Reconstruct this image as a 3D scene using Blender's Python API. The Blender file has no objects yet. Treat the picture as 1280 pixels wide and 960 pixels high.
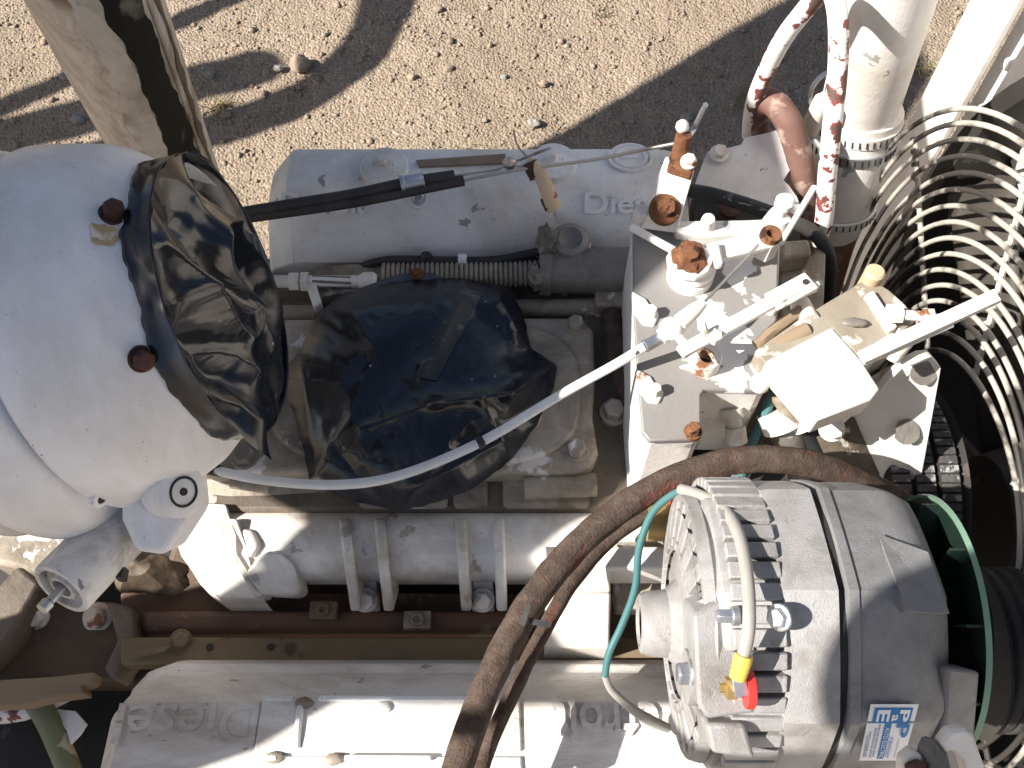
import bpy, bmesh, math, random
import numpy as np
from mathutils import Vector, Matrix, Quaternion, noise

random.seed(7)
rng = np.random.default_rng(7)
scene = bpy.context.scene
C = scene.collection

# ------------------------------------------------------------------ camera
CAM_H = 2.2
PITCH = math.radians(62.0)          # below the horizontal
FPX = 1256.0                        # focal length in photo pixels (1280 wide)
cam_d = bpy.data.cameras.new('camera')
cam_d.sensor_width = 36.0
cam_d.lens = 36.0 * FPX / 1280.0
cam_d.clip_start = 0.02
cam_d.clip_end = 400.0
cam = bpy.data.objects.new('camera', cam_d)
C.objects.link(cam)
cam.location = (0, 0, CAM_H)
cam.rotation_euler = (math.pi / 2 - PITCH, 0, 0)
scene.camera = cam

# ------------------------------------------------------------------ light
L = Vector((0.73, 0.24, -0.64)).normalized()          # way the sunlight travels
SUN_EL = math.asin(-L.z)
SUN_ROT = math.atan2(-L.x, -L.y)
world = bpy.data.worlds.new('World')
scene.world = world
world.use_nodes = True
wn = world.node_tree
bg = wn.nodes['Background']
sky = wn.nodes.new('ShaderNodeTexSky')
sky.sky_type = 'NISHITA'
sky.sun_disc = False
sky.sun_elevation = SUN_EL
sky.sun_rotation = SUN_ROT
sky.air_density = 0.9
sky.dust_density = 1.6
wn.links.new(sky.outputs[0], bg.inputs[0])
bg.inputs[1].default_value = 0.048
sun_d = bpy.data.lights.new('sun', 'SUN')
sun_d.energy = 5.0
sun_d.angle = math.radians(0.5)
sun_d.color = (1.0, 0.94, 0.86)
sun = bpy.data.objects.new('sun', sun_d)
C.objects.link(sun)
sun.location = (-4, -1.4, 6)
sun.rotation_euler = L.to_track_quat('-Z', 'Y').to_euler()

vs = scene.view_settings
vs.view_transform = 'Standard'
vs.look = 'None'
vs.exposure = 1.25
vs.gamma = 1.0
vs.use_curve_mapping = False

# ------------------------------------------------------------------ pixel <-> place
cF = Vector((0, math.cos(PITCH), -math.sin(PITCH)))
cU = Vector((0, math.sin(PITCH), math.cos(PITCH)))
cR = Vector((1, 0, 0))
CAMP = Vector((0, 0, CAM_H))
def ray(px, py):
    return cF + cR * ((px - 640) / FPX) + cU * ((480 - py) / FPX)
def P(px, py, z):                   # where a photo point lies at height z
    d = ray(px, py); return CAMP + d * ((z - CAM_H) / d.z)
def D(px, py, dep):                 # where it lies at a given distance
    return CAMP + ray(px, py) * dep
def PX(px, py, x):
    d = ray(px, py); return CAMP + d * (x / d.x)
def PY(px, py, y):
    d = ray(px, py); return CAMP + d * (y / d.y)
def dep(p):
    return (Vector(p) - CAMP).dot(cF)
def mm(npx, p):                     # length of npx photo pixels at point p
    return npx * dep(p) / FPX
def yrow(row, z):
    return P(640, row, z).y
def V(*a): return Vector(a)
Z = Vector((0, 0, 1)); X = Vector((1, 0, 0)); Y = Vector((0, 1, 0))

# ------------------------------------------------------------------ mesh collector
def frame(n):
    n = Vector(n).normalized()
    a = Vector((0, 0, 1)) if abs(n.z) < 0.9 else Vector((1, 0, 0))
    u = a.cross(n).normalized(); v = n.cross(u)
    return u, v, n

def spline(pts, n=8):
    pts = [Vector(p) for p in pts]
    if len(pts) < 3 or n < 2: return pts
    out = []
    for i in range(len(pts) - 1):
        p0 = pts[max(i - 1, 0)]; p1 = pts[i]; p2 = pts[i + 1]; p3 = pts[min(i + 2, len(pts) - 1)]
        for k in range(n):
            t = k / n
            out.append(0.5 * ((2 * p1) + (p2 - p0) * t + (2 * p0 - 5 * p1 + 4 * p2 - p3) * t * t
                              + (3 * p1 - p0 - 3 * p2 + p3) * t ** 3))
    out.append(pts[-1]); return out

class MB:
    def __init__(s): s.v = []; s.f = []
    def add(s, vs_, fs_):
        b = len(s.v); s.v += [Vector(v) for v in vs_]; s.f += [tuple(i + b for i in f) for f in fs_]; return s
    def box(s, c, size, rot=None):
        c = Vector(c); hx, hy, hz = size[0] / 2, size[1] / 2, size[2] / 2
        vv = [Vector((sx * hx, sy * hy, sz * hz)) for sz in (-1, 1) for sy in (-1, 1) for sx in (-1, 1)]
        if rot is not None: vv = [rot @ v for v in vv]
        return s.add([c + v for v in vv], [(0, 2, 3, 1), (4, 5, 7, 6), (0, 1, 5, 4), (2, 6, 7, 3), (0, 4, 6, 2), (1, 3, 7, 5)])
    def prism(s, poly, down):
        poly = [Vector(p) for p in poly]; n = len(poly)
        if isinstance(down, (int, float)): down = Vector((0, 0, -down))
        nn = Vector()
        for i in range(n): nn += (poly[i] - poly[0]).cross(poly[(i + 1) % n] - poly[0])
        if nn.dot(down) > 0: poly.reverse()
        vv = poly + [p + down for p in poly]
        fs = [tuple(range(n)), tuple(range(2 * n - 1, n - 1, -1))]
        fs += [(i, n + i, n + (i + 1) % n, (i + 1) % n) for i in range(n)]
        return s.add(vv, fs)
    def bar(s, a, b, w, h, up=Z):
        a = Vector(a); b = Vector(b); d = (b - a).normalized()
        sd = d.cross(up).normalized(); u = sd.cross(d)
        poly = [a + sd * w / 2, a - sd * w / 2, b - sd * w / 2, b + sd * w / 2]
        return s.prism([p + u * h / 2 for p in poly], -u * h)
    def tube(s, pts, r, seg=12, sub=8, caps=True, wob=0.0, closed=False):
        n0 = len(pts); pts = spline(pts, sub) if not closed else [Vector(p) for p in pts]
        n = len(pts)
        if isinstance(r, (list, tuple)):
            rr = [float(np.interp(i / (n - 1) * (len(r) - 1), range(len(r)), r)) for i in range(n)]
        else: rr = [r] * n
        vv = []; u = None
        for i, p in enumerate(pts):
            if closed: t = pts[(i + 1) % n] - pts[i - 1]
            else: t = pts[min(i + 1, n - 1)] - pts[max(i - 1, 0)]
            t = t.normalized()
            if u is None: u = frame(t)[0]
            u = (u - t * u.dot(t)).normalized(); w = t.cross(u)
            for k in range(seg):
                a = 2 * math.pi * k / seg
                q = 1.0 + (wob * noise.noise(p * 60 + Vector((k * 1.7, 0, 0))) if wob else 0)
                vv.append(p + (u * math.cos(a) + w * math.sin(a)) * rr[i] * q)
        fs = []
        m = n if closed else n - 1
        for i in range(m):
            j = (i + 1) % n
            for k in range(seg):
                k2 = (k + 1) % seg
                fs.append((i * seg + k, i * seg + k2, j * seg + k2, j * seg + k))
        if caps and not closed:
            fs.append(tuple(range(seg - 1, -1, -1))); fs.append(tuple(range((n - 1) * seg, n * seg)))
        return s.add(vv, fs)
    def lathe(s, o, ax, prof, seg=32, cap0=True, cap1=True, wob=None, a0=0.0):
        o = Vector(o); u, v, n = frame(ax); vv = []; fs = []
        for (q, r) in prof:
            for k in range(seg):
                a = 2 * math.pi * k / seg + a0
                rr = r * (wob(q, a) if wob else 1)
                vv.append(o + n * q + (u * math.cos(a) + v * math.sin(a)) * rr)
        m = len(prof)
        for i in range(m - 1):
            for k in range(seg):
                k2 = (k + 1) % seg
                fs.append((i * seg + k, i * seg + k2, (i + 1) * seg + k2, (i + 1) * seg + k))
        if cap0: fs.append(tuple(range(seg - 1, -1, -1)))
        if cap1: fs.append(tuple(range((m - 1) * seg, m * seg)))
        return s.add(vv, fs)
    def bolt(s, o, ax, r, h, washer=True, a0=0.3):
        if washer: s.lathe(o, ax, [(-0.25 * h, r * 1.3), (0.12 * h, r * 1.3), (0.16 * h, r * 1.22)], 20)
        return s.lathe(o, ax, [(0.1 * h, r), (0.85 * h, r), (h, r * 0.82)], 6, a0=a0)
    def blob(s, c, rad, seg=14, rings=9, jit=0.15, rot=None, sc=1.0):
        c = Vector(c); vv = []; fs = []
        off = Vector((random.random() * 90, random.random() * 90, 3))
        for i in range(rings + 1):
            th = math.pi * i / rings
            for k in range(seg):
                a = 2 * math.pi * k / seg
                d = Vector((math.sin(th) * math.cos(a), math.sin(th) * math.sin(a), math.cos(th)))
                q = 1 + jit * noise.noise(d * 1.6 * sc + off)
                w = Vector((d.x * rad[0], d.y * rad[1], d.z * rad[2])) * q
                if rot is not None: w = rot @ w
                vv.append(c + w)
        for i in range(rings):
            for k in range(seg):
                k2 = (k + 1) % seg
                fs.append((i * seg + k, (i + 1) * seg + k, (i + 1) * seg + k2, i * seg + k2))
        return s.add(vv, fs)
    def grid(s, fn, nu, nv, wrap=False):
        vv = [fn(i / (nu if wrap else nu - 1), j / (nv - 1)) for j in range(nv) for i in range(nu)]
        fs = []
        for j in range(nv - 1):
            for i in range(nu if wrap else nu - 1):
                i2 = (i + 1) % nu
                fs.append((j * nu + i, j * nu + i2, (j + 1) * nu + i2, (j + 1) * nu + i))
        return s.add(vv, fs)

def root_of(o):
    while o.parent: o = o.parent
    return o
def mk(name, mb, mat, parent=None, smooth=35, bevel=0.0, bseg=2, weld=False, solid=0.0):
    me = bpy.data.meshes.new(name)
    off = root_of(parent).location if parent else Vector((0, 0, 0))
    me.from_pydata([tuple(v - off) for v in mb.v], [], mb.f)
    if weld or True:
        bm = bmesh.new(); bm.from_mesh(me)
        bmesh.ops.remove_doubles(bm, verts=bm.verts, dist=1e-6)
        bmesh.ops.recalc_face_normals(bm, faces=bm.faces)
        bm.to_mesh(me); bm.free()
    me.materials.append(mat)
    if smooth:
        me.polygons.foreach_set('use_smooth', [True] * len(me.polygons))
        me.set_sharp_from_angle(angle=math.radians(smooth))
    o = bpy.data.objects.new(name, me); C.objects.link(o)
    if parent: o.parent = parent
    if solid:
        m = o.modifiers.new('thick', 'SOLIDIFY'); m.thickness = solid; m.offset = -1
    if bevel:
        m = o.modifiers.new('edge', 'BEVEL'); m.width = bevel; m.segments = bseg
        m.limit_method = 'ANGLE'; m.angle_limit = math.radians(38); m.harden_normals = False
    return o
def tag(o, label=None, cat=None, group=None, kind=None):
    if label: o['label'] = label
    if cat: o['category'] = cat
    if group: o['group'] = group
    if kind: o['kind'] = kind
    return o
def thing(name, loc, label, cat, group=None):
    o = bpy.data.objects.new(name, None); C.objects.link(o)
    o.location = Vector(loc); o.empty_display_size = 0.05
    bpy.context.view_layer.update()
    return tag(o, label, cat, group)

# ------------------------------------------------------------------ materials
def mat_new(name):
    m = bpy.data.materials.new(name); m.use_nodes = True
    nt = m.node_tree; b = nt.nodes['Principled BSDF']
    return m, nt, b
def nnode(nt, t, **kw):
    n = nt.nodes.new(t)
    for k, v in kw.items(): setattr(n, k, v)
    return n
def tex_noise(nt, co, scale, detail=6, rough=0.6, dist=0.0):
    n = nnode(nt, 'ShaderNodeTexNoise'); n.inputs['Scale'].default_value = scale
    n.inputs['Detail'].default_value = detail; n.inputs['Roughness'].default_value = rough
    n.inputs['Distortion'].default_value = dist
    nt.links.new(co, n.inputs['Vector']); return n.outputs['Fac']
def ramp(nt, fac, a, b, c0=(0, 0, 0, 1), c1=(1, 1, 1, 1)):
    r = nnode(nt, 'ShaderNodeValToRGB')
    r.color_ramp.elements[0].position = a; r.color_ramp.elements[0].color = c0
    r.color_ramp.elements[1].position = b; r.color_ramp.elements[1].color = c1
    nt.links.new(fac, r.inputs[0]); return r.outputs[0]
def mixc(nt, fac, a, b):
    m = nnode(nt, 'ShaderNodeMix', data_type='RGBA')
    for sock, val in ((m.inputs[0], fac), (m.inputs[6], a), (m.inputs[7], b)):
        if hasattr(val, 'is_linked') or isinstance(val, bpy.types.NodeSocket): nt.links.new(val, sock)
        elif isinstance(val, (int, float)): sock.default_value = val
        else: sock.default_value = (*val[:3], 1)
    return m.outputs[2]
def coords(nt, off=(0, 0, 0), scale=(1, 1, 1)):
    tc = nnode(nt, 'ShaderNodeTexCoord'); mp = nnode(nt, 'ShaderNodeMapping')
    mp.inputs['Location'].default_value = off; mp.inputs['Scale'].default_value = scale
    nt.links.new(tc.outputs['Object'], mp.inputs[0]); return mp.outputs[0]
_seed = [0]
def worn(name, base, chip=(0.2, 0.2, 0.2), chip_at=0.72, chip_w=0.02, chip_scale=22, dirt=(0.16, 0.12, 0.08),
         dirt_amt=0.5, dirt_scale=5, rough=0.5, metal=0.0, bump=0.25, bump_scale=140, chip2=None, chip2_at=0.7,
         var=0.06, spec=0.4, stretch=(1, 1, 1), dirt_at=(0.42, 0.68), specks=0.0):
    """painted or bare metal: chips with crisp edges, soft grime, specks and fine relief"""
    m, nt, b = mat_new(name); _seed[0] += 1
    k = _seed[0] * 3.7
    co = coords(nt, (k, k * 0.6, -k), stretch)
    col = mixc(nt, tex_noise(nt, co, 9, 4), tuple(c * (1 - var) for c in base), tuple(min(1, c * (1 + var)) for c in base))
    dn = ramp(nt, tex_noise(nt, co, dirt_scale, 8, 0.68, 0.4), dirt_at[0], dirt_at[1])
    mul = nnode(nt, 'ShaderNodeMath', operation='MULTIPLY'); nt.links.new(dn, mul.inputs[0]); mul.inputs[1].default_value = dirt_amt
    col = mixc(nt, mul.outputs[0], col, dirt)
    if specks:
        sp = ramp(nt, tex_noise(nt, co, 260, 2, 0.5), 0.70, 0.74)
        ms = nnode(nt, 'ShaderNodeMath', operation='MULTIPLY'); nt.links.new(sp, ms.inputs[0]); ms.inputs[1].default_value = specks
        col = mixc(nt, ms.outputs[0], col, dirt)
    cn = tex_noise(nt, co, chip_scale, 5, 0.55, 0.25)
    cm = ramp(nt, cn, chip_at, chip_at + chip_w)
    col = mixc(nt, cm, col, chip)
    if chip2:
        c2 = ramp(nt, cn, chip2_at, chip2_at + chip_w * 0.6)
        col = mixc(nt, c2, col, chip2)
    nt.links.new(col, b.inputs['Base Color'])
    b.inputs['Metallic'].default_value = metal
    b.inputs['Specular IOR Level'].default_value = spec
    rr = nnode(nt, 'ShaderNodeMapRange'); rr.inputs[3].default_value = max(0.05, rough - 0.12); rr.inputs[4].default_value = min(1, rough + 0.18)
    nt.links.new(tex_noise(nt, co, 30, 5), rr.inputs[0]); nt.links.new(rr.outputs[0], b.inputs['Roughness'])
    bp = nnode(nt, 'ShaderNodeBump'); bp.inputs['Strength'].default_value = bump; bp.inputs['Distance'].default_value = 0.002
    add = nnode(nt, 'ShaderNodeMath', operation='SUBTRACT')
    nt.links.new(tex_noise(nt, co, bump_scale, 6, 0.6), add.inputs[0]); nt.links.new(cm, add.inputs[1])
    nt.links.new(add.outputs[0], bp.inputs['Height']); nt.links.new(bp.outputs[0], b.inputs['Normal'])
    return m

WHITE = (0.76, 0.75, 0.73)
M = {}
M['white'] = worn('white_paint', WHITE, chip=(0.30, 0.30, 0.31), chip_at=0.66, dirt=(0.26, 0.21, 0.145), dirt_amt=0.5, specks=0.5)
M['white_clean'] = worn('white_paint_clean', (0.78, 0.78, 0.79), chip=(0.33, 0.31, 0.29), chip_at=0.685, chip_w=0.01, chip_scale=34, dirt=(0.40, 0.35, 0.28), dirt_amt=0.55, dirt_scale=7, stretch=(1, 1, 0.45), rough=0.42, bump=0.25, bump_scale=160, specks=0.55)
M['white_cast'] = worn('white_cast_paint', (0.72, 0.70, 0.665), chip=(0.37, 0.34, 0.30), chip_at=0.635, chip_w=0.025, chip_scale=26, dirt=(0.27, 0.20, 0.125), dirt_amt=0.8, dirt_scale=7, bump=0.5, bump_scale=180, specks=0.4)
M['cover_white'] = worn('valve_cover_paint', (0.70, 0.71, 0.72), chip=(0.28, 0.27, 0.26), chip_at=0.66, chip_w=0.015, chip_scale=30, dirt=(0.28, 0.23, 0.16), dirt_amt=0.6, dirt_scale=6, bump=0.4, bump_scale=260, specks=0.6)
M['near_cover'] = worn('near_cover_paint', (0.71, 0.685, 0.65), chip=(0.32, 0.29, 0.25), chip_at=0.655, chip_w=0.015, chip_scale=34, dirt=(0.20, 0.15, 0.095), dirt_amt=0.75, dirt_scale=8, bump=0.45, bump_scale=240, specks=0.7, stretch=(0.45, 1, 1), dirt_at=(0.44, 0.70))
M['dirty_white'] = worn('dirty_white_paint', (0.66, 0.65, 0.63), chip=(0.22, 0.21, 0.20), chip_at=0.63, chip_w=0.02, chip_scale=40, dirt=(0.17, 0.13, 0.085), dirt_amt=0.85, dirt_scale=20, bump=0.4, bump_scale=220, specks=0.6)
M['grey_chip'] = worn('grey_primer_with_white_flakes', (0.205, 0.20, 0.195), chip=(0.74, 0.73, 0.71), chip_at=0.575, chip_w=0.012, chip_scale=9, dirt=(0.20, 0.17, 0.14), dirt_amt=0.35, dirt_scale=8, bump=0.25, specks=0.3)
M['grime'] = worn('oily_grime', (0.15, 0.122, 0.092), chip=(0.42, 0.39, 0.34), chip_at=0.63, chip_w=0.03, chip_scale=18, dirt=(0.045, 0.036, 0.028), dirt_amt=0.85, dirt_scale=9, rough=0.65, bump=0.6, bump_scale=120, var=0.2)
M['grime_light'] = worn('dusty_white_casting', (0.33, 0.29, 0.235), chip=(0.58, 0.555, 0.52), chip_at=0.60, chip_w=0.03, chip_scale=16, dirt=(0.10, 0.075, 0.052), dirt_amt=0.9, dirt_scale=14, rough=0.6, bump=0.5, bump_scale=150, var=0.15)
M['gully'] = worn('brown_oiled_iron', (0.11, 0.078, 0.052), chip=(0.20, 0.15, 0.11), chip_at=0.62, chip_w=0.06, chip_scale=14, dirt=(0.035, 0.028, 0.02), dirt_amt=0.7, dirt_scale=9, rough=0.6, bump=0.5, var=0.25)
M['redoxide'] = worn('red_oxide_paint', (0.12, 0.068, 0.046), chip=(0.18, 0.135, 0.10), chip_at=0.60, chip_w=0.05, dirt=(0.04, 0.03, 0.025), dirt_amt=0.7, rough=0.65)
M['olive'] = worn('olive_dust_ledge', (0.19, 0.145, 0.09), chip=(0.08, 0.06, 0.04), chip_at=0.62, chip_w=0.05, dirt=(0.10, 0.075, 0.045), dirt_amt=0.6, rough=0.75)
M['rust'] = worn('rust', (0.135, 0.058, 0.03), chip=(0.05, 0.025, 0.02), chip_at=0.53, chip_w=0.1, chip_scale=60, dirt=(0.26, 0.13, 0.06), dirt_amt=0.6, dirt_scale=40, rough=0.85, bump=0.8, bump_scale=320, spec=0.2)
M['rust_dark'] = worn('dark_rust', (0.05, 0.017, 0.013), chip=(0.04, 0.02, 0.015), chip_at=0.58, chip_w=0.1, chip_scale=60, dirt=(0.09, 0.035, 0.02), dirt_amt=0.5, dirt_scale=50, rough=0.6, bump=0.6, bump_scale=320)
M['rust_white'] = worn('white_paint_over_rust', (0.70, 0.68, 0.65), chip=(0.20, 0.09, 0.045), chip_at=0.58, chip_w=0.06, chip_scale=38, dirt=(0.45, 0.25, 0.10), dirt_amt=0.6, dirt_scale=30, rough=0.65)
M['zinc'] = worn('zinc_plated_steel', (0.52, 0.55, 0.60), chip=(0.30, 0.30, 0.30), chip_at=0.75, dirt=(0.25, 0.22, 0.2), dirt_amt=0.4, rough=0.38, metal=0.9, bump=0.1)
M['steel_dirty'] = worn('dirty_steel', (0.20, 0.185, 0.165), chip=(0.40, 0.39, 0.37), chip_at=0.64, chip_w=0.05, dirt=(0.05, 0.045, 0.04), dirt_amt=0.7, dirt_scale=12, rough=0.5, metal=0.25, bump=0.5, bump_scale=200)
M['wire_steel'] = worn('wire_steel', (0.42, 0.40, 0.37), chip=(0.2, 0.13, 0.08), chip_at=0.62, chip_w=0.08, dirt=(0.2, 0.15, 0.1), dirt_amt=0.4, rough=0.4, metal=0.8, bump=0.05)
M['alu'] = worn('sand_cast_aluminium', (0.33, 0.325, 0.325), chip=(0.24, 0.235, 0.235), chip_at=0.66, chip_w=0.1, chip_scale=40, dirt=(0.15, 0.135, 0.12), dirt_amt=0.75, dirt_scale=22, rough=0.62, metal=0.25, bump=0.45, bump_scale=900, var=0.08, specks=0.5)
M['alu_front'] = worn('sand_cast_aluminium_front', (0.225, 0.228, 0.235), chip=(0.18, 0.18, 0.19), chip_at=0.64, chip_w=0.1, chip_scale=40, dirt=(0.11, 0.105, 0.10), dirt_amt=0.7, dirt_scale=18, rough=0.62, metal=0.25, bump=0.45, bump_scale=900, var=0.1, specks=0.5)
M['rubber'] = worn('black_rubber', (0.022, 0.023, 0.026), chip=(0.07, 0.07, 0.07), chip_at=0.70, chip_w=0.05, dirt=(0.09, 0.08, 0.07), dirt_amt=0.4, dirt_scale=14, rough=0.6, bump=0.25)
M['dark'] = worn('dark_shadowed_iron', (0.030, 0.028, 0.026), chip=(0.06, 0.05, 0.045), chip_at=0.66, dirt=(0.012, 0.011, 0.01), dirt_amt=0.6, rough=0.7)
M['guard'] = worn('chipped_guard_wire', (0.42, 0.395, 0.35), chip=(0.035, 0.032, 0.03), chip_at=0.47, chip_w=0.06, chip_scale=7, chip2=(0.20, 0.04, 0.03), chip2_at=0.66, dirt=(0.30, 0.26, 0.21), dirt_amt=0.5, dirt_scale=14, rough=0.55, bump=0.2)  # black chips spread wider so the rings read as shaded
M['redchip'] = worn('white_paint_chipped_to_red', (0.76, 0.74, 0.72), chip=(0.21, 0.055, 0.045), chip_at=0.545, chip_w=0.012, chip_scale=44, chip2=(0.09, 0.06, 0.05), chip2_at=0.60, dirt=(0.5, 0.42, 0.36), dirt_amt=0.35, rough=0.5, bump=0.3)
M['brownpipe'] = worn('brown_flaking_pipe', (0.17, 0.095, 0.075), chip=(0.33, 0.25, 0.21), chip_at=0.53, chip_w=0.10, chip_scale=34, dirt=(0.09, 0.035, 0.03), dirt_amt=0.65, dirt_scale=12, rough=0.6, bump=0.3)
M['hose'] = worn('cracked_braided_hose', (0.060, 0.042, 0.034), chip=(0.14, 0.04, 0.03), chip_at=0.56, chip_w=0.14, chip_scale=20, dirt=(0.13, 0.10, 0.078), dirt_amt=0.7, dirt_scale=70, rough=0.9, bump=1.0, bump_scale=420, var=0.3, spec=0.15)
M['greenfan'] = worn('green_fan_plastic', (0.005, 0.014, 0.0095), chip=(0.05, 0.08, 0.06), chip_at=0.70, dirt=(0.03, 0.05, 0.04), dirt_amt=0.4, rough=0.35, bump=0.08)
M['belt'] = worn('worn_pulley_rubber', (0.05, 0.05, 0.05), chip=(0.27, 0.28, 0.28), chip_at=0.55, chip_w=0.06, chip_scale=60, dirt=(0.12, 0.11, 0.10), dirt_amt=0.6, dirt_scale=25, rough=0.7, bump=0.7, bump_scale=160)
M['plank'] = worn('splintered_wood', (0.27, 0.205, 0.135), chip=(0.17, 0.11, 0.06), chip_at=0.58, chip_w=0.06, chip_scale=16, dirt=(0.12, 0.08, 0.05), dirt_amt=0.6, dirt_scale=8, rough=0.85, bump=0.8, bump_scale=80, stretch=(0.12, 1, 1))
M['cable_white'] = worn('white_cable_sheath', (0.76, 0.76, 0.75), chip=(0.06, 0.06, 0.06), chip_at=0.72, chip_w=0.02, chip_scale=30, dirt=(0.4, 0.38, 0.35), dirt_amt=0.3, rough=0.4, bump=0.1)
M['teal'] = worn('teal_wire', (0.04, 0.13, 0.135), chip=(0.2, 0.25, 0.25), chip_at=0.75, dirt=(0.10, 0.14, 0.14), dirt_amt=0.4, rough=0.45, bump=0.1)
M['greywire'] = worn('grey_wire', (0.32, 0.31, 0.29), chip=(0.2, 0.2, 0.19), chip_at=0.75, dirt=(0.22, 0.19, 0.16), dirt_amt=0.5, rough=0.5, bump=0.1)
M['yellow'] = worn('yellow_terminal', (0.62, 0.43, 0.07), chip=(0.7, 0.6, 0.3), chip_at=0.75, dirt=(0.4, 0.3, 0.1), dirt_amt=0.3, rough=0.4, bump=0.05)
M['red'] = worn('red_insulator', (0.55, 0.035, 0.03), chip=(0.5, 0.1, 0.08), chip_at=0.75, dirt=(0.3, 0.03, 0.02), dirt_amt=0.3, rough=0.35, bump=0.05)
M['brass'] = worn('brass', (0.42, 0.30, 0.12), chip=(0.3, 0.2, 0.1), chip_at=0.7, dirt=(0.2, 0.14, 0.07), dirt_amt=0.5, rough=0.45, metal=0.7, bump=0.1)
M['beige'] = worn('beige_insulator', (0.55, 0.42, 0.28), chip=(0.25, 0.06, 0.04), chip_at=0.62, chip_w=0.03, dirt=(0.2, 0.12, 0.07), dirt_amt=0.5, rough=0.55)
M['box_side'] = worn('weathered_control_box', (0.25, 0.225, 0.18), chip=(0.50, 0.47, 0.42), chip_at=0.57, chip_w=0.04, dirt=(0.16, 0.12, 0.08), dirt_amt=0.6, dirt_scale=12, rough=0.65)  # tan tone carries the cast shade on the box top
M['white_bright'] = worn('fresh_white_paint', (0.79, 0.765, 0.725), chip=(0.36, 0.34, 0.31), chip_at=0.66, chip_w=0.012, chip_scale=22, dirt=(0.36, 0.285, 0.195), dirt_amt=0.55, rough=0.45, specks=0.3)
M['label_white'] = worn('sticker_white', (0.70, 0.71, 0.72), chip=(0.5, 0.5, 0.5), chip_at=0.8, dirt=(0.5, 0.5, 0.5), dirt_amt=0.2, rough=0.35, bump=0.02)
M['label_blue'] = worn('sticker_blue', (0.02, 0.16, 0.42), chip=(0.05, 0.2, 0.45), chip_at=0.8, dirt=(0.05, 0.2, 0.45), dirt_amt=0.2, rough=0.35, bump=0.02)
M['label_grey'] = worn('sticker_grey_print', (0.20, 0.24, 0.33), chip=(0.2, 0.2, 0.3), chip_at=0.8, dirt=(0.3, 0.3, 0.3), dirt_amt=0.2, rough=0.4, bump=0.02)

def plastic():
    m, nt, b = mat_new('black_plastic_sheet')
    co = coords(nt)
    dust = ramp(nt, tex_noise(nt, co, 7, 6, 0.7, 0.5), 0.46, 0.8)
    mul = nnode(nt, 'ShaderNodeMath', operation='MULTIPLY'); nt.links.new(dust, mul.inputs[0]); mul.inputs[1].default_value = 0.16
    col = mixc(nt, mul.outputs[0], (0.008, 0.010, 0.0155), (0.05, 0.052, 0.056))
    sp = ramp(nt, tex_noise(nt, co, 210, 1, 0.4), 0.80, 0.83)
    col = mixc(nt, sp, col, (0.42, 0.42, 0.40))
    nt.links.new(col, b.inputs['Base Color'])
    rr = nnode(nt, 'ShaderNodeMapRange'); rr.inputs[3].default_value = 0.17; rr.inputs[4].default_value = 0.46
    nt.links.new(dust, rr.inputs[0]); nt.links.new(rr.outputs[0], b.inputs['Roughness'])
    b.inputs['Specular IOR Level'].default_value = 0.55
    bp = nnode(nt, 'ShaderNodeBump'); bp.inputs['Strength'].default_value = 0.10; bp.inputs['Distance'].default_value = 0.004
    nt.links.new(tex_noise(nt, co, 28, 4, 0.5, 0.6), bp.inputs['Height']); nt.links.new(bp.outputs[0], b.inputs['Normal'])
    return m
M['plastic'] = plastic()

def stack_metal():
    m, nt, b = mat_new('tarnished_stainless_pipe')
    co = coords(nt, (0, 0, 0), (1, 1, 0.22))
    n1 = tex_noise(nt, co, 34, 9, 0.75, 1.4)
    col = mixc(nt, ramp(nt, n1, 0.36, 0.64), (0.24, 0.22, 0.19), (0.56, 0.55, 0.53))
    dark_streaks = ramp(nt, tex_noise(nt, coords(nt, (3, 1, 0), (1, 1, 0.16)), 11, 5, 0.55, 0.8), 0.50, 0.60)  # dark streaks from noise stretched along the pipe
    col = mixc(nt, dark_streaks, col, (0.16, 0.13, 0.10))
    nt.links.new(col, b.inputs['Base Color'])
    b.inputs['Metallic'].default_value = 0.25
    rr = nnode(nt, 'ShaderNodeMapRange'); rr.inputs[3].default_value = 0.22; rr.inputs[4].default_value = 0.55
    nt.links.new(n1, rr.inputs[0]); nt.links.new(rr.outputs[0], b.inputs['Roughness'])
    bp = nnode(nt, 'ShaderNodeBump'); bp.inputs['Strength'].default_value = 0.5; bp.inputs['Distance'].default_value = 0.004
    nt.links.new(tex_noise(nt, co, 40, 5, 0.6, 0.6), bp.inputs['Height']); nt.links.new(bp.outputs[0], b.inputs['Normal'])
    return m
M['stack'] = stack_metal()

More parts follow.
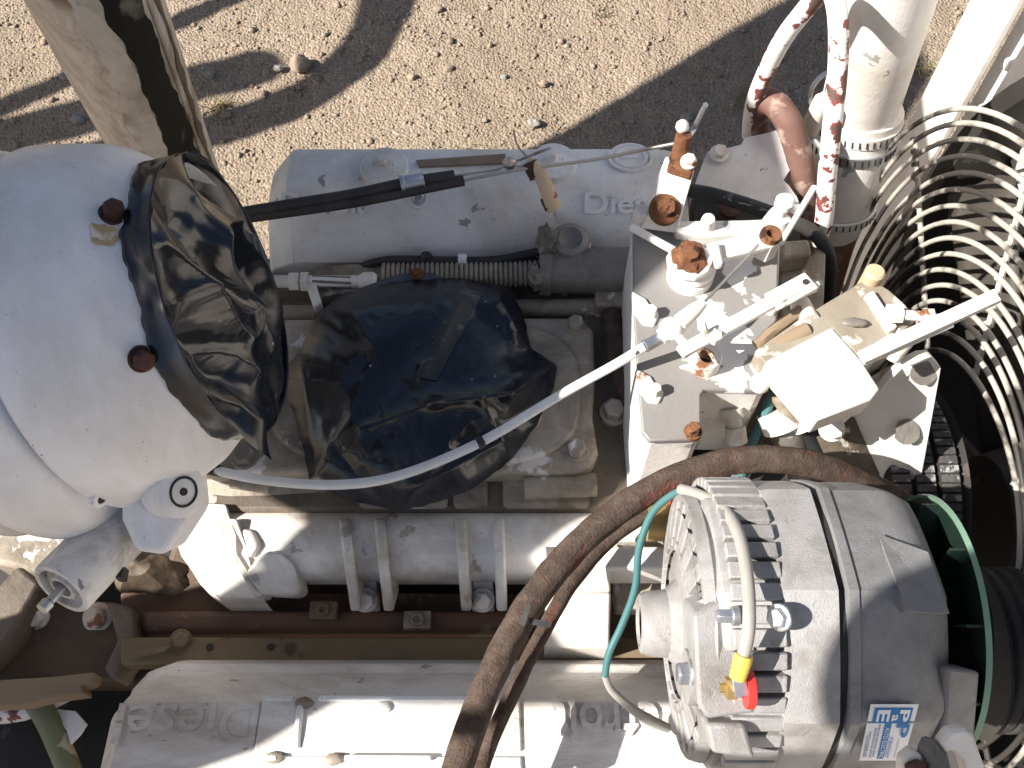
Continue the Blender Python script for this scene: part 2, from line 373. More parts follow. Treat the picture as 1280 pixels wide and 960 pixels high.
def gravel_mat(name, pale, stone=False):
    m, nt, b = mat_new(name)
    co = coords(nt)
    if stone:
        oi = nnode(nt, 'ShaderNodeObjectInfo')
    big = ramp(nt, tex_noise(nt, co, 2.6, 7, 0.68, 0.5), 0.40, 0.62)
    v = nnode(nt, 'ShaderNodeTexVoronoi'); v.inputs['Scale'].default_value = 120 if not stone else 45; v.inputs['Randomness'].default_value = 1
    nt.links.new(co, v.inputs['Vector'])
    hs = nnode(nt, 'ShaderNodeSeparateColor'); nt.links.new(v.outputs['Color'], hs.inputs[0])
    col = mixc(nt, ramp(nt, hs.outputs[0], 0.15, 0.95), tuple(c * 0.72 for c in pale), mixc(nt, ramp(nt, hs.outputs[1], 0.7, 0.9), tuple(min(1, c * 1.06) for c in pale), (0.47, 0.43, 0.38)))if not stone else mixc(nt, ramp(nt, hs.outputs[0], 0.0, 1.0), tuple(c * 0.8 for c in pale), tuple(min(1, c * 1.25) for c in pale))
    col = mixc(nt, big, mixc(nt, 0.45, col, tuple(c * k_ for c, k_ in zip(pale, (0.55, 0.52, 0.48)))), col)
    fine = tex_noise(nt, co, 260, 5, 0.7)
    col = mixc(nt, ramp(nt, fine, 0.25, 0.75), tuple(c * 0.7 for c in pale), col)
    nt.links.new(col, b.inputs['Base Color']); b.inputs['Roughness'].default_value = 0.95
    b.inputs['Specular IOR Level'].default_value = 0.1
    bp = nnode(nt, 'ShaderNodeBump'); bp.inputs['Strength'].default_value = 0.9; bp.inputs['Distance'].default_value = 0.006
    ad = nnode(nt, 'ShaderNodeMath', operation='SUBTRACT')
    nt.links.new(tex_noise(nt, co, 120, 6, 0.7), ad.inputs[0]); nt.links.new(v.outputs['Distance'], ad.inputs[1])
    nt.links.new(ad.outputs[0], bp.inputs['Height']); nt.links.new(bp.outputs[0], b.inputs['Normal'])
    return m
M['ground'] = gravel_mat('gravel_earth', (0.385, 0.305, 0.228))
M['pebble'] = gravel_mat('gravel_stones', (0.375, 0.30, 0.23), True)
M['stone_grey'] = gravel_mat('grey_field_stone', (0.36, 0.34, 0.31), True)
M['weed'] = worn('dry_weed', (0.16, 0.13, 0.05), chip=(0.07, 0.09, 0.03), chip_at=0.5, chip_w=0.1, dirt=(0.3, 0.22, 0.1), dirt_amt=0.5, rough=0.8)

# ================================================================== GROUND
def build_ground():
    def axis(lo, hi, step, far):
        a = list(np.arange(lo, hi, step)); b = []; d = step; p = a[0]; q = a[-1]; pre = []; post = []
        while p > -far: d *= 1.5; p -= d; pre.append(p)
        d = step
        while q < far: d *= 1.5; q += d; post.append(q)
        return pre[::-1] + a + post
    xs = axis(-2.0, 2.2, 0.014, 60); ys = axis(1.3, 3.0, 0.014, 60)
    vv = []
    for y in ys:
        for x in xs:
            z = 0.0
            if -3 < x < 3 and 0.5 < y < 4:
                z = 0.014 * noise.noise(Vector((x * 2.1, y * 2.1, 1))) + 0.007 * noise.noise(Vector((x * 9, y * 9, 2))) \
                    + 0.004 * noise.noise(Vector((x * 33, y * 33, 3))) + 0.003 * noise.noise(Vector((x * 70, y * 70, 5)))
            vv.append((x, y, z))
    n = len(xs); fs = []
    for j in range(len(ys) - 1):
        for i in range(n - 1): fs.append((j * n + i, j * n + i + 1, (j + 1) * n + i + 1, (j + 1) * n + i))
    me = bpy.data.meshes.new('ground'); me.from_pydata(vv, [], fs); me.materials.append(M['ground'])
    me.polygons.foreach_set('use_smooth', [True] * len(me.polygons))
    o = bpy.data.objects.new('ground', me); C.objects.link(o); tag(o, kind='structure')
build_ground()

def build_gravel(n):
    bm = bmesh.new(); bmesh.ops.create_icosphere(bm, subdivisions=1, radius=1.0)
    bv = np.array([v.co[:] for v in bm.verts]); bf = np.array([[v.index for v in f.verts] for f in bm.faces]); bm.free()
    xs = rng.uniform(-2.6, 2.8, n); ys = rng.uniform(1.15, 3.4, n)
    s = 0.0014 + 0.0012 * rng.gamma(0.9, 1.4, n); s = np.minimum(s, 0.014)
    ang = rng.uniform(0, 6.28, n); el = rng.uniform(0.6, 1.3, (n, 3)); el[:, 2] *= 0.75
    jit = 1 + rng.uniform(-0.22, 0.22, (n, len(bv)))
    v = bv[None] * jit[..., None] * el[:, None, :] * s[:, None, None]
    ca, sa = np.cos(ang)[:, None], np.sin(ang)[:, None]
    vx = v[..., 0] * ca - v[..., 1] * sa; vy = v[..., 0] * sa + v[..., 1] * ca
    zz = np.array([0.014 * noise.noise(Vector((x * 2.1, y * 2.1, 1))) + 0.007 * noise.noise(Vector((x * 9, y * 9, 2))) for x, y in zip(xs, ys)])
    out = np.stack([vx + xs[:, None], vy + ys[:, None], v[..., 2] + (zz + s * 0.25)[:, None]], -1).reshape(-1, 3)
    f = (bf[None] + (np.arange(n) * len(bv))[:, None, None]).reshape(-1, 3)
    me = bpy.data.meshes.new('gravel')
    me.vertices.add(len(out)); me.vertices.foreach_set('co', out.ravel())
    me.loops.add(f.size); me.loops.foreach_set('vertex_index', f.ravel())
    me.polygons.add(len(f)); me.polygons.foreach_set('loop_start', np.arange(len(f)) * 3); me.polygons.foreach_set('loop_total', np.full(len(f), 3))
    me.update(); me.validate(); me.materials.append(M['pebble'])
    o = bpy.data.objects.new('gravel', me); C.objects.link(o)
    tag(o, 'pale loose gravel strewn over the bare earth', 'gravel', kind='stuff')
build_gravel(40000)

STONES = [(376, 84, 13, 'large pale round stone lying on the gravel right of the tall pipe', 'pebble'),
          (98, 152, 8, 'grey stone in the shadow left of the tall pipe', 'stone_grey'),
          (667, 157, 8, 'grey stone on sunlit gravel near the big diagonal shadow edge', 'stone_grey'),
          (561, 88, 6, 'small pale stone on open gravel, nearest to the middle of it', 'pebble'),
          (679, 107, 6, 'small white stone on gravel above the far valve cover', 'pebble'),
          (515, 99, 6, 'small tan stone on gravel above the left oil cap', 'pebble'),
          (348, 88, 6, 'small stone touching the rounded end of the pipe shadow', 'stone_grey'),
          (606, 152, 4, 'tiny pale stone above the twin black cables', 'pebble'),
          (83, 98, 7, 'grey stone half in the upper shadow band beside the tall pipe', 'stone_grey'),
          (263, 96, 7, 'dark stone inside the rounded pipe shadow', 'stone_grey'),
          (283, 146, 7, 'small tan stone beside the dry weed by the pipe', 'pebble'),
          (548, 14, 6, 'small pale stone beside the curved shadow at the top edge', 'pebble'),
          (630, 98, 5, 'dark pebble lying right of the middle of the sunlit gravel', 'stone_grey'),
          (858, 150, 8, 'flat bluish stone in the dark shade behind the rusty post', 'stone_grey')]
for px, py, r, lab, m in STONES:
    p = P(px, py, 0.0); rr = mm(r, p)
    tag(mk('stone', MB().blob(p + V(0, 0, rr * 0.55), (rr, rr * 0.85, rr * 0.72), 16, 10, 0.35), M[m]), lab, 'stone', 'loose stones on the gravel')

def weed(px, py, n, h, lab):
    b = MB(); p = P(px, py, 0.0)
    for i in range(n):
        a = random.uniform(0, 6.28); l = h * random.uniform(0.5, 1.1); q = p + V(random.gauss(0, 0.02), random.gauss(0, 0.02), 0)
        t = V(math.cos(a), math.sin(a), 0)
        pts = [q, q + t * l * 0.35 + Z * l * 0.5, q + t * l * 0.9 + Z * l * random.uniform(0.25, 0.8)]
        b.tube(pts, [0.0012, 0.001, 0.0004], 4, 3)
    tag(mk('weed', b, M['weed'], smooth=0), lab, 'weed', 'dry weeds on the gravel')
weed(272, 138, 40, 0.05, 'dry brown weed tuft beside the tall weathered pipe')
weed(1150, 92, 22, 0.07, 'sparse dry weed between the white pipe and the radiator frame')
weed(928, 132, 30, 0.06, 'low green weed in the dark shade left of the chipped pipe loop')
weed(752, 18, 16, 0.03, 'small weed tuft at the top edge on sunlit gravel')
weed(585, 196, 20, 0.04, 'small weed close behind the far valve cover')

# ================================================================== ADDED OFF-FRAME SHADE CASTERS (unseen, shaped for the shadows they throw)
def slab_x(name, x, yz, th, mat, label, cat):
    b = MB(); b.prism([V(x, y, z) for y, z in yz], V(-th, 0, 0))
    return tag(mk(name, b, mat, bevel=0.004), label, cat)
SHADE_PANEL_YZ = [(-0.12, 0.9), (-0.111, 1.865), (-0.09, 1.93), (-0.115, 2.0), (-0.13, 2.075), (-0.007, 2.085), (0.05, 2.2), (0.12, 2.27), (0.19, 2.325), (0.24, 2.385), (0.36, 2.40), (0.62, 2.45), (1.15, 2.45), (1.15, 1.5), (0.6, 1.55), (0.3, 1.72), (0.10, 1.905), (0.07, 1.86), (0.08, 1.72), (0.14, 1.60), (0.14, 0.9)]  # added panel, outlined so its shade falls across the engine
slab_x('raised_hood', -1.0, SHADE_PANEL_YZ, 0.03, M['white_clean'], 'raised white engine hood panel standing left of the turbocharger', 'hood')
SHADE_WALL_YZ = [(0.98, 0.25), (1.12, 0.9), (1.377, 1.50), (1.70, 2.19), (1.76, 2.50), (1.25, 2.49), (1.0, 2.30)]  # added wall, outlined for the diagonal shadow edge on the ground
slab_x('cab_wall', -1.6, SHADE_WALL_YZ, 0.05, M['white_clean'], 'white slanted cab wall at the left rear of the machine', 'cab')
def round_shade_blocker():  # added round blocker that shades the alternator, not a light source
    c = V(-0.512, -0.165, 2.285); t = thing('work_lamp', c - Z * 0.12, 'round black work lamp on a stalk beside the raised hood', 'lamp')
    ax = V(-0.5, 0.75, -0.25).normalized(); ax = (-L * 0.8 + ax * 0.4).normalized()
    b = MB(); b.lathe(c, ax, [(-0.06, 0.03), (-0.05, 0.07), (-0.02, 0.105), (0.02, 0.112), (0.03, 0.112), (0.03, 0.100)], 40); mk('lamp_shell', b, M['rubber'], t)
    b = MB(); b.lathe(c, ax, [(0.026, 0.02), (0.024, 0.099)], 40); mk('lens', b, M['white_clean'], t)  # disc closing the added blocker, gives no light
    b = MB(); b.tube([c - ax * 0.05, c + V(-0.12, -0.02, -0.08), V(-1.0, -0.10, 1.98)], 0.011, 12, 6); mk('stalk', b, M['rubber'], t)
round_shade_blocker()
def shadow_tube(name, rows, z, rpx, label, cat, mat):
    pts = []
    for px, py in rows:
        g = P(px, py, 0.0); pts.append(g - L * (z / -L.z))
    b = MB(); b.tube(pts, mm(rpx, P(rows[0][0], rows[0][1], 0.0)), 20, 6)
    return tag(mk(name, b, mat), label, cat)
shadow_tube('grab_rail', [(-120, 190), (0, 135), (95, 93), (205, 36), (300, -8)], 1.45, 14, 'straight white grab rail over the ground at the left', 'rail', M['white'])  # added bar for the straight ground shadow
shadow_tube('muffler', [(-200, 236), (0, 172), (120, 142), (220, 112), (318, 84)], 1.75, 33, 'round ended grey muffler at the left of the machine', 'muffler', M['stack'])  # added stub for the round ended ground shadow
shadow_tube('bent_exhaust_pipe', [(-120, 250), (60, 210), (200, 178), (300, 152), (390, 112), (450, 66), (482, 10), (492, -70)], 1.55, 28, 'bent exhaust pipe curving upward behind the cab', 'exhaust pipe', M['stack'])  # added bend for the curved ground shadow

# ================================================================== ENGINE
ENG = thing('diesel_engine', (0, 0.45, 0.55), 'large white painted V diesel engine filling the middle', 'engine')
# block under everything
b = MB(); b.prism([P(150, 860, 1.02), P(900, 860, 1.02), V(0.46, 0.74, 1.02), V(-0.36, 0.74, 1.02)], 0.5)
mk('engine_block', b, M['gully'], ENG, bevel=0.01)

def loft_x(stations):
    """stations: list of (x, [(y,z)..]) with equal counts -> closed skin along x"""
    b = MB(); n = len(stations[0][1]); vv = []; fs = []
    for x, sec in stations: vv += [V(x, y, z) for y, z in sec]
    for i in range(len(stations) - 1):
        for k in range(n):
            k2 = (k + 1) % n
            fs.append((i * n + k, i * n + k2, (i + 1) * n + k2, (i + 1) * n + k))
    fs.append(tuple(range(n))); fs.append(tuple(range((len(stations) - 1) * n, len(stations) * n)))
    return b.add(vv, fs)
def squash(sec, ky, kz, yc, zb): return [(yc + (y - yc) * ky, zb + (z - zb) * kz) for y, z in sec]

# ---- far valve cover
fs_ = [(yrow(334, 1.200), 1.200), (yrow(328, 1.212), 1.212), (yrow(272, 1.262), 1.262), (yrow(236, 1.283), 1.283), (yrow(226, 1.286), 1.286), (yrow(196, 1.284), 1.284),
       (yrow(186, 1.276), 1.276), (yrow(186, 1.276) + 0.022, 1.20), (yrow(186, 1.276) + 0.03, 1.15), (yrow(334, 1.185), 1.15)]
yc = 0.72; x0 = P(322, 240, 1.27).x; x1 = P(874, 240, 1.27).x
b = loft_x([(x0, squash(fs_, 0.90, 0.30, yc, 1.15)), (x0 + 0.008, squash(fs_, 0.95, 0.72, yc, 1.15)), (x0 + 0.036, squash(fs_, 0.995, 0.99, yc, 1.15)), (x0 + 0.042, fs_),
            (0.0, fs_), (x1 - 0.045, fs_), (x1 - 0.03, squash(fs_, 0.985, 0.985, yc, 1.15)), (x1 - 0.012, squash(fs_, 0.92, 0.80, yc, 1.15)), (x1, squash(fs_, 0.84, 0.35, yc, 1.15))])
FC = mk('valve_cover', b, M['cover_white'], ENG, smooth=28, bevel=0.004, bseg=3)
FC['label'] = 'far shaded valve cover with two round caps'
def cap_at(px, py, z, r, parent, knob=True):
    p = P(px, py, z); r = mm(r, p); b = MB()
    b.lathe(p, Z, [(-0.03, r * 1.12), (-0.010, r * 1.12), (-0.009, r * 1.04), (-0.006, r * 1.0), (0.000, r * 1.0), (0.002, r * 0.96), (0.003, r * 0.6), (0.005, r * 0.34), (0.006, r * 0.30)], 40)
    o = mk('oil_cap', b, M['cover_white'], parent)
    if knob:
        k = MB(); k.bolt(p + Z * 0.005, Z, r * 0.20, 0.011); k.box(p + Z * 0.004, (r * 0.9, r * 0.16, 0.005)); mk('cap_screw', k, M['cover_white'], parent)
cap_at(480, 208, 1.292, 30, FC); cap_at(692, 202, 1.292, 29, FC)
p = P(788, 198, 1.286); b = MB()
for r in (26, 19): b.tube([p + V(mm(r, p) * math.cos(t), mm(r * 0.8, p) * math.sin(t), 0.0015) for t in np.linspace(0, 6.2832, 40, endpoint=False)], 0.0022, 6, 1, closed=True)
b.lathe(p, Z, [(-0.003, mm(24, p)), (0.0015, mm(22, p))], 32)
b.bar(p + V(-mm(12, p), 0, 0.002), p + V(mm(12, p), 0, 0.002), 0.004, 0.003)
mk('cast_emblem', b, M['cover_white'], FC)
b = MB(); b.prism([P(520, 200, 1.2885), P(632, 192, 1.2885), P(632, 203, 1.2885), P(524, 208, 1.2885)], 0.003)
mk('brown_sticker', b, worn('brown_label', (0.20, 0.15, 0.115), dirt=(0.3, 0.25, 0.2), dirt_amt=0.5, rough=0.7), FC)
b = MB(); b.bolt(P(522, 250, 1.277), V(0, -0.35, 0.93), 0.008, 0.008); mk('cover_bolt', b, M['cover_white'], FC)

def text_mesh(txt, size, depth_, bold=0.0):
    cu = bpy.data.curves.new('txt', 'FONT'); cu.body = txt; cu.size = size; cu.extrude = depth_; cu.offset = bold; cu.resolution_u = 3
    cu.bevel_depth = 0
    o = bpy.data.objects.new('txt', cu); C.objects.link(o)
    dg = bpy.context.evaluated_depsgraph_get()
    me = bpy.data.meshes.new_from_object(o.evaluated_get(dg)); bpy.data.objects.remove(o); return me
def letter(name, txt, org, ex, ey, size, depth_, mat, parent, bold=0.0, width=None, bevel=0.0):
    me = text_mesh(txt, size, depth_, bold)
    ex = Vector(ex).normalized(); ez = ex.cross(Vector(ey)).normalized(); ey = ez.cross(ex)
    w = max(v.co.x for v in me.vertices) or 1
    k = width / w if width else 1
    off = root_of(parent).location
    for v in me.vertices: v.co = Vector(org) + ex * v.co.x * k + ey * v.co.y + ez * v.co.z - off
    me.materials.clear(); me.materials.append(mat)
    o = bpy.data.objects.new(name, me); C.objects.link(o); o.parent = parent
    return o
# raised lettering on the sloped inner face
fz = lambda row: 1.262 + (1.283 - 1.262) * (272 - row) / 36
def face_pt(px, row): return P(px, row, fz(row))
ey = face_pt(640, 240) - face_pt(640, 268)
hgt = ey.length * 1.0
for txt, pxa, pxb in (('Detroit', 352, 458), ('Diesel', 728, 838)):
    a = face_pt(pxa, 266); letter('lettering', txt, a, X, ey, hgt * 1.35, 0.0035, M['cover_white'], FC, 0.0006, face_pt(pxb, 266).x - a.x)

# ---- inner head ledges, rails and deck
zd = 1.20
b = MB(); b.prism([P(228, 375, zd), P(800, 375, zd), P(812, 600, zd), P(790, 640, zd - 0.01), P(236, 640, zd - 0.01), P(228, 540, zd)], 0.20)
mk('blower_deck', b, M['grime'], ENG, bevel=0.006)
b = MB(); b.prism([P(225, 322, 1.165), P(835, 322, 1.165), P(835, 392, 1.165), P(225, 392, 1.165)], 0.12)
mk('head_ledge', b, M['grime'], ENG, bevel=0.004)
for (a, c, r) in (((300, 393), (395, 392), 11), ((640, 386), (792, 384), 12), ((655, 610), (745, 606), 15)):
    b = MB(); b.tube([P(*a, 1.205), P(*c, 1.205)], mm(r, P(*a, 1.2)), 16, 1); mk('deck_rail', b, M['grime_light'], ENG)
b = MB(); b.box(P(770, 380, 1.215), (0.05, 0.022, 0.03)); mk('rail_block', b, M['grime_light'], ENG, bevel=0.003)
# front ledge blocks under the flange edge
for (xa, xb) in ((448, 560), (566, 610), (628, 738)):
    b = MB(); b.prism([P(xa, 596, 1.202), P(xb, 596, 1.202), P(xb, 634, 1.195), P(xa, 634, 1.195)], 0.05); mk('deck_rib', b, M['grime_light'], ENG, bevel=0.005)
b = MB(); b.prism([P(242, 596, 1.20), P(415, 596, 1.20), P(412, 622, 1.19), P(300, 632, 1.19), P(244, 618, 1.19)], 0.05); mk('deck_rib', b, M['grime_light'], ENG, bevel=0.006)
# ---- intake flange
zf = 1.226
FL = None
b = MB(); b.prism([P(*q, zf) for q in ((342, 398), (700, 396), (728, 398), (742, 412), (744, 470), (741, 520), (748, 566), (738, 584), (720, 590), (440, 590), (262, 590), (240, 578), (300, 545), (330, 470))], 0.030)
FL = mk('intake_flange', b, M['grime_light'], ENG, bevel=0.005, bseg=3)
b = MB()
cx = P(530, 490, zf)
def oval(px_r, py_r, z): return [P(530 + px_r * math.copysign(abs(math.cos(t)) ** 0.6, math.cos(t)), 490 + py_r * math.copysign(abs(math.sin(t)) ** 0.6, math.sin(t)), z) for t in np.linspace(0, 6.2832, 48, endpoint=False)]
b.prism(oval(196, 92, zf + 0.006), 0.010); b.prism(oval(150, 70, zf + 0.012), 0.012)
mk('intake_collar', b, M['grime_light'], FL, bevel=0.004, bseg=3)
for (px, py, r) in ((719, 408, 12), (721, 564, 14), (306, 571, 16)):
    p = P(px, py, zf); b = MB(); b.bolt(p, Z, mm(r * 0.85, p), 0.014, a0=random.random()); mk('flange_bolt', b, M['grime_light'] if px != 306 else M['steel_dirty'], FL, bevel=0.0008)
p = P(767, 516, zd); b = MB(); b.bolt(p, Z, mm(14, p), 0.016); mk('deck_bolt', b, M['grime_light'], ENG, bevel=0.0008)

# ---- water manifold along the near side of the deck
ms = [(yrow(640, 1.185), 1.185), (yrow(648, 1.194), 1.194), (yrow(664, 1.197), 1.197), (yrow(694, 1.192), 1.192), (yrow(713, 1.176), 1.176), (yrow(724, 1.150), 1.150), (yrow(731, 1.10), 1.10), (yrow(640, 1.185), 1.10)]
xa = P(262, 690, 1.18).x; xb = P(772, 690, 1.18).x
b = loft_x([(xa, squash(ms, 0.92, 0.9, 0.38, 1.10)), (xa + 0.012, ms), (0, ms), (xb, ms)])
MF = mk('water_manifold', b, M['white_cast'], ENG, smooth=50, bevel=0.003)
def rib(px, lean):
    b = MB(); rows = [(648, 1.197), (662, 1.205), (690, 1.206), (715, 1.194), (740, 1.165), (765, 1.130)]
    w = 8
    top = [P(px + lean * i, r, z) for i, (r, z) in enumerate(rows)]
    back = [V(p.x, p.y + 0.014 + 0.022 * (i / 5), p.z - 0.04) for i, p in enumerate(top)]
    poly = top + back[::-1]
    b.prism(poly, V(-mm(w * 1.7, top[0]), 0, 0))
    mk('rib', b, M['white_cast'], MF, bevel=0.0035, bseg=3)
rib(436, 3.0); rib(480, 2.5); rib(582, 1.5); rib(630, 0.8)
for (px, py) in ((457, 742), (603, 742)):
    b = MB(); b.prism([P(px - 12, py - 22, 1.135), P(px + 13, py - 22, 1.135), P(px + 15, py + 14, 1.11), P(px - 14, py + 14, 1.11)], 0.03); o = mk('manifold_foot', b, M['white_cast'], MF, bevel=0.002)
    b = MB(); p = P(px, py + 8, 1.122); b.bolt(p, V(0, -0.45, 0.9), mm(12, p), 0.012, a0=random.random()); mk('manifold_bolt', b, M['white_cast'], MF, bevel=0.0006)
# left end of the manifold: elbow casting with lugs
b = MB()
b.prism([P(*q) for q in ((240, 628, 1.20), (282, 630, 1.20), (288, 650, 1.20), (296, 700, 1.185), (318, 738, 1.16), (330, 748, 1.13), (276, 748, 1.13), (250, 730, 1.14), (228, 695, 1.16), (215, 665, 1.17))], 0.06)
mk('manifold_elbow', b, M['white_cast'], MF, bevel=0.009, bseg=4)
b = MB(); b.prism([P(*q) for q in ((284, 648, 1.205), (296, 648, 1.207), (306, 680, 1.203), (314, 715, 1.185), (328, 744, 1.155), (316, 748, 1.15), (302, 716, 1.18), (291, 682, 1.20))], V(0, 0.01, -0.05)); mk('elbow_flange', b, M['white_cast'], MF, bevel=0.003, bseg=3)
b = MB(); b.prism([P(*q) for q in ((298, 660, 1.203), (316, 662, 1.203), (325, 682, 1.202), (312, 700, 1.198), (303, 684, 1.20))], V(0, 0.01, -0.03)); mk('lug', b, M['white_cast'], MF, bevel=0.005, bseg=3)
b = MB(); b.prism([P(*q) for q in ((322, 694, 1.202), (336, 688, 1.204), (352, 692, 1.202), (366, 706, 1.192), (376, 738, 1.16), (368, 746, 1.15), (326, 744, 1.155), (306, 718, 1.19))], V(0, 0.012, -0.05)); mk('lug', b, M['white_cast'], MF, bevel=0.007, bseg=4)
b = MB(); b.tube([P(290, 602, 1.203), P(338, 608, 1.206)], mm(9, P(300, 600, 1.2)), 14, 1); mk('cast_nub', b, M['grime_light'], ENG)
b = MB(); b.prism([P(*q, 1.19) for q in ((232, 585), (288, 590), (284, 622), (232, 630))], 0.06); mk('cast_pad', b, M['grime_light'], ENG, bevel=0.006)
# ---- brown gully between manifold and near cover
b = MB(); b.prism([P(150, 740, 1.055), P(690, 740, 1.055), P(690, 800, 1.055), P(150, 800, 1.055)], 0.06); mk('gully_plate', b, M['redoxide'], ENG, bevel=0.003)
b = MB(); b.prism([P(176, 762, 1.085), P(655, 762, 1.085), P(655, 792, 1.075), P(176, 792, 1.075)], 0.03); mk('gully_rail', b, M['redoxide'], ENG, bevel=0.008, bseg=3)
b = MB(); b.prism([P(150, 796, 1.095), P(860, 796, 1.095), P(860, 830, 1.10), P(150, 830, 1.10)], 0.03); mk('head_rail', b, M['olive'], ENG, bevel=0.003)
for (px, py) in ((405, 764), (522, 776)):
    b = MB(); p = P(px, py, 1.09); b.box(p, (0.030, 0.02, 0.012)); b.lathe(p + Z * 0.004, Z, [(0, 0.008), (0.005, 0.008), (0.005, 0.004), (0.001, 0.003)], 14); mk('gully_clip', b, M['olive'] if px == 405 else M['grime_light'], ENG, bevel=0.001)
for px in (262, 338):
    b = MB(); p = P(px, 809, 1.098); b.lathe(p, Z, [(-0.002, 0.004), (0.001, 0.004)], 12); mk('stud_hole', b, M['dark'], ENG)
b = MB(); b.bolt(P(226, 800, 1.10), V(0.3, -0.2, 0.9), 0.009, 0.010); b.prism([P(170, 812, 1.108), P(215, 806, 1.108), P(205, 815, 1.108), P(168, 822, 1.108)], 0.004); mk('corner_clip', b, M['olive'], ENG, bevel=0.001)

# ---- near valve cover
ns = [(yrow(825, 1.115), 1.115), (yrow(830, 1.140), 1.140), (yrow(841, 1.146), 1.146), (yrow(846, 1.158), 1.158), (yrow(868, 1.188), 1.188), (yrow(878, 1.194), 1.194), (yrow(1010, 1.205), 1.205),
      (yrow(1060, 1.195), 1.195), (yrow(1100, 1.15), 1.15), (yrow(1110, 1.06), 1.06), (yrow(825, 1.115), 1.06)]
yc2 = 0.12; x0 = P(104, 930, 1.2).x; x1 = P(885, 930, 1.2).x
b = loft_x([(x0, squash(ns, 0.70, 0.30, yc2, 1.06)), (x0 + 0.010, squash(ns, 0.80, 0.80, yc2, 1.06)), (x0 + 0.028, squash(ns, 0.93, 0.96, yc2, 1.06)), (x0 + 0.05, squash(ns, 0.99, 1.0, yc2, 1.06)), (x0 + 0.062, ns), (0, ns), (x1, ns)])
NC = mk('valve_cover', b, M['near_cover'], ENG, smooth=28, bevel=0.003, bseg=3)
NC['label'] = 'near valve cover with raised lettering seen upside down'
def top_pt(px, row): return P(px, row, 1.194 + (1.205 - 1.194) * (row - 878) / 132)
for txt, pxa, pxb, mt in (('Detroit', 866, 690, 'near_cover'), ('Diesel', 330, 150, 'near_cover')):
    a = top_pt(pxa, 880) ; letter('lettering', txt, a, -X, top_pt(640, 920) - top_pt(640, 880), 0.055, 0.0045 if pxa > 500 else 0.0012, M[mt], NC, 0.0006, abs(top_pt(pxb, 880).x - a.x))
# hatch plate on the near cover
def tp(px, row, dz): q = top_pt(px, row); return V(q.x, q.y, q.z + dz)
b = MB(); b.prism([tp(330, 872, 0.004), tp(650, 874, 0.004), tp(652, 940, 0.004), tp(318, 942, 0.004)], 0.008); HP = mk('hatch_plate', b, M['near_cover'], NC, bevel=0.002)
b = MB(); b.prism([tp(322, 946, 0.004), tp(652, 946, 0.004), tp(655, 1005, 0.004), tp(316, 1005, 0.004)], 0.008); mk('hatch_plate', b, M['cover_white'], NC, bevel=0.002)
for xa_, xb_, r_ in ((334, 368, 872), (400, 585, 872), (330, 348, 946), (432, 540, 946)):
    b = MB(); b.prism([tp(xa_, r_ - 1, 0.009), tp(xb_, r_ - 1, 0.009), tp(xb_, r_ + 6, 0.009), tp(xa_, r_ + 6, 0.009)], 0.006); mk('hatch_lip', b, M['cover_white'], HP, bevel=0.0015)
for (px, py) in ((382, 880), (480, 885), (344, 948), (418, 950)):
    b = MB(); p = tp(px, py, 0.004); b.blob(p, (0.009, 0.006, 0.005), 12, 8, 0.2); mk('hatch_clip', b, M['grime_light'], HP)
b = MB(); b.tube([tp(377, 884, 0.005), tp(374, 910, 0.006), tp(372, 936, 0.004)], 0.0035, 10, 4); mk('hatch_seam', b, M['cover_white'], HP)

# ---- white alternator support block right of the manifold
AB = MB(); AB.prism([P(*q) for q in ((682, 684, 1.215), (848, 682, 1.215), (848, 712, 1.215), (762, 712, 1.215), (764, 740, 1.20), (682, 740, 1.20))], 0.05)
o = mk('support_beam', AB, M['white_bright'], ENG, bevel=0.003)
b = MB(); b.prism([P(*q) for q in ((682, 738, 1.195), (764, 738, 1.195), (762, 812, 1.150), (682, 808, 1.150))], 0.06); mk('support_block', b, M['white_bright'], ENG, bevel=0.003)
b = MB(); b.prism([P(*q, 1.222) for q in ((682, 683), (730, 683), (724, 700), (684, 706))], 0.006); mk('filed_edge', b, M['steel_dirty'], ENG, bevel=0.001)
b = MB(); b.prism([P(*q, 1.205) for q in ((742, 640), (838, 640), (838, 676), (720, 676))], 0.06); mk('front_boss', b, M['white_cast'], ENG, bevel=0.004)
b = MB(); b.prism([P(*q, 1.16) for q in ((765, 716), (850, 716), (850, 760), (770, 760))], 0.03); mk('support_shelf', b, M['grime_light'], ENG, bevel=0.003)
b = MB(); b.lathe(P(808, 652, 1.23), X, [(0, 0.020), (0.018, 0.020), (0.018, 0.024), (0.026, 0.024)], 24); mk('plug_fitting', b, M['brass'], ENG)
b = MB(); b.lathe(P(836, 650, 1.235), X, [(0, 0.026), (0.006, 0.026)], 28); mk('plug_washer', b, M['red'], ENG)
# front timing cover beneath the governor (right end of the block)
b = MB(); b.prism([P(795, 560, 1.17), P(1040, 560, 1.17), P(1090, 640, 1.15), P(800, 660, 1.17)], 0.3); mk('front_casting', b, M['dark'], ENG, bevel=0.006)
b = MB(); b.prism([P(860, 330, 1.12), P(1030, 330, 1.12), P(1060, 600, 1.12), P(860, 600, 1.12)], 0.3); mk('timing_case', b, M['gully'], ENG, bevel=0.008)

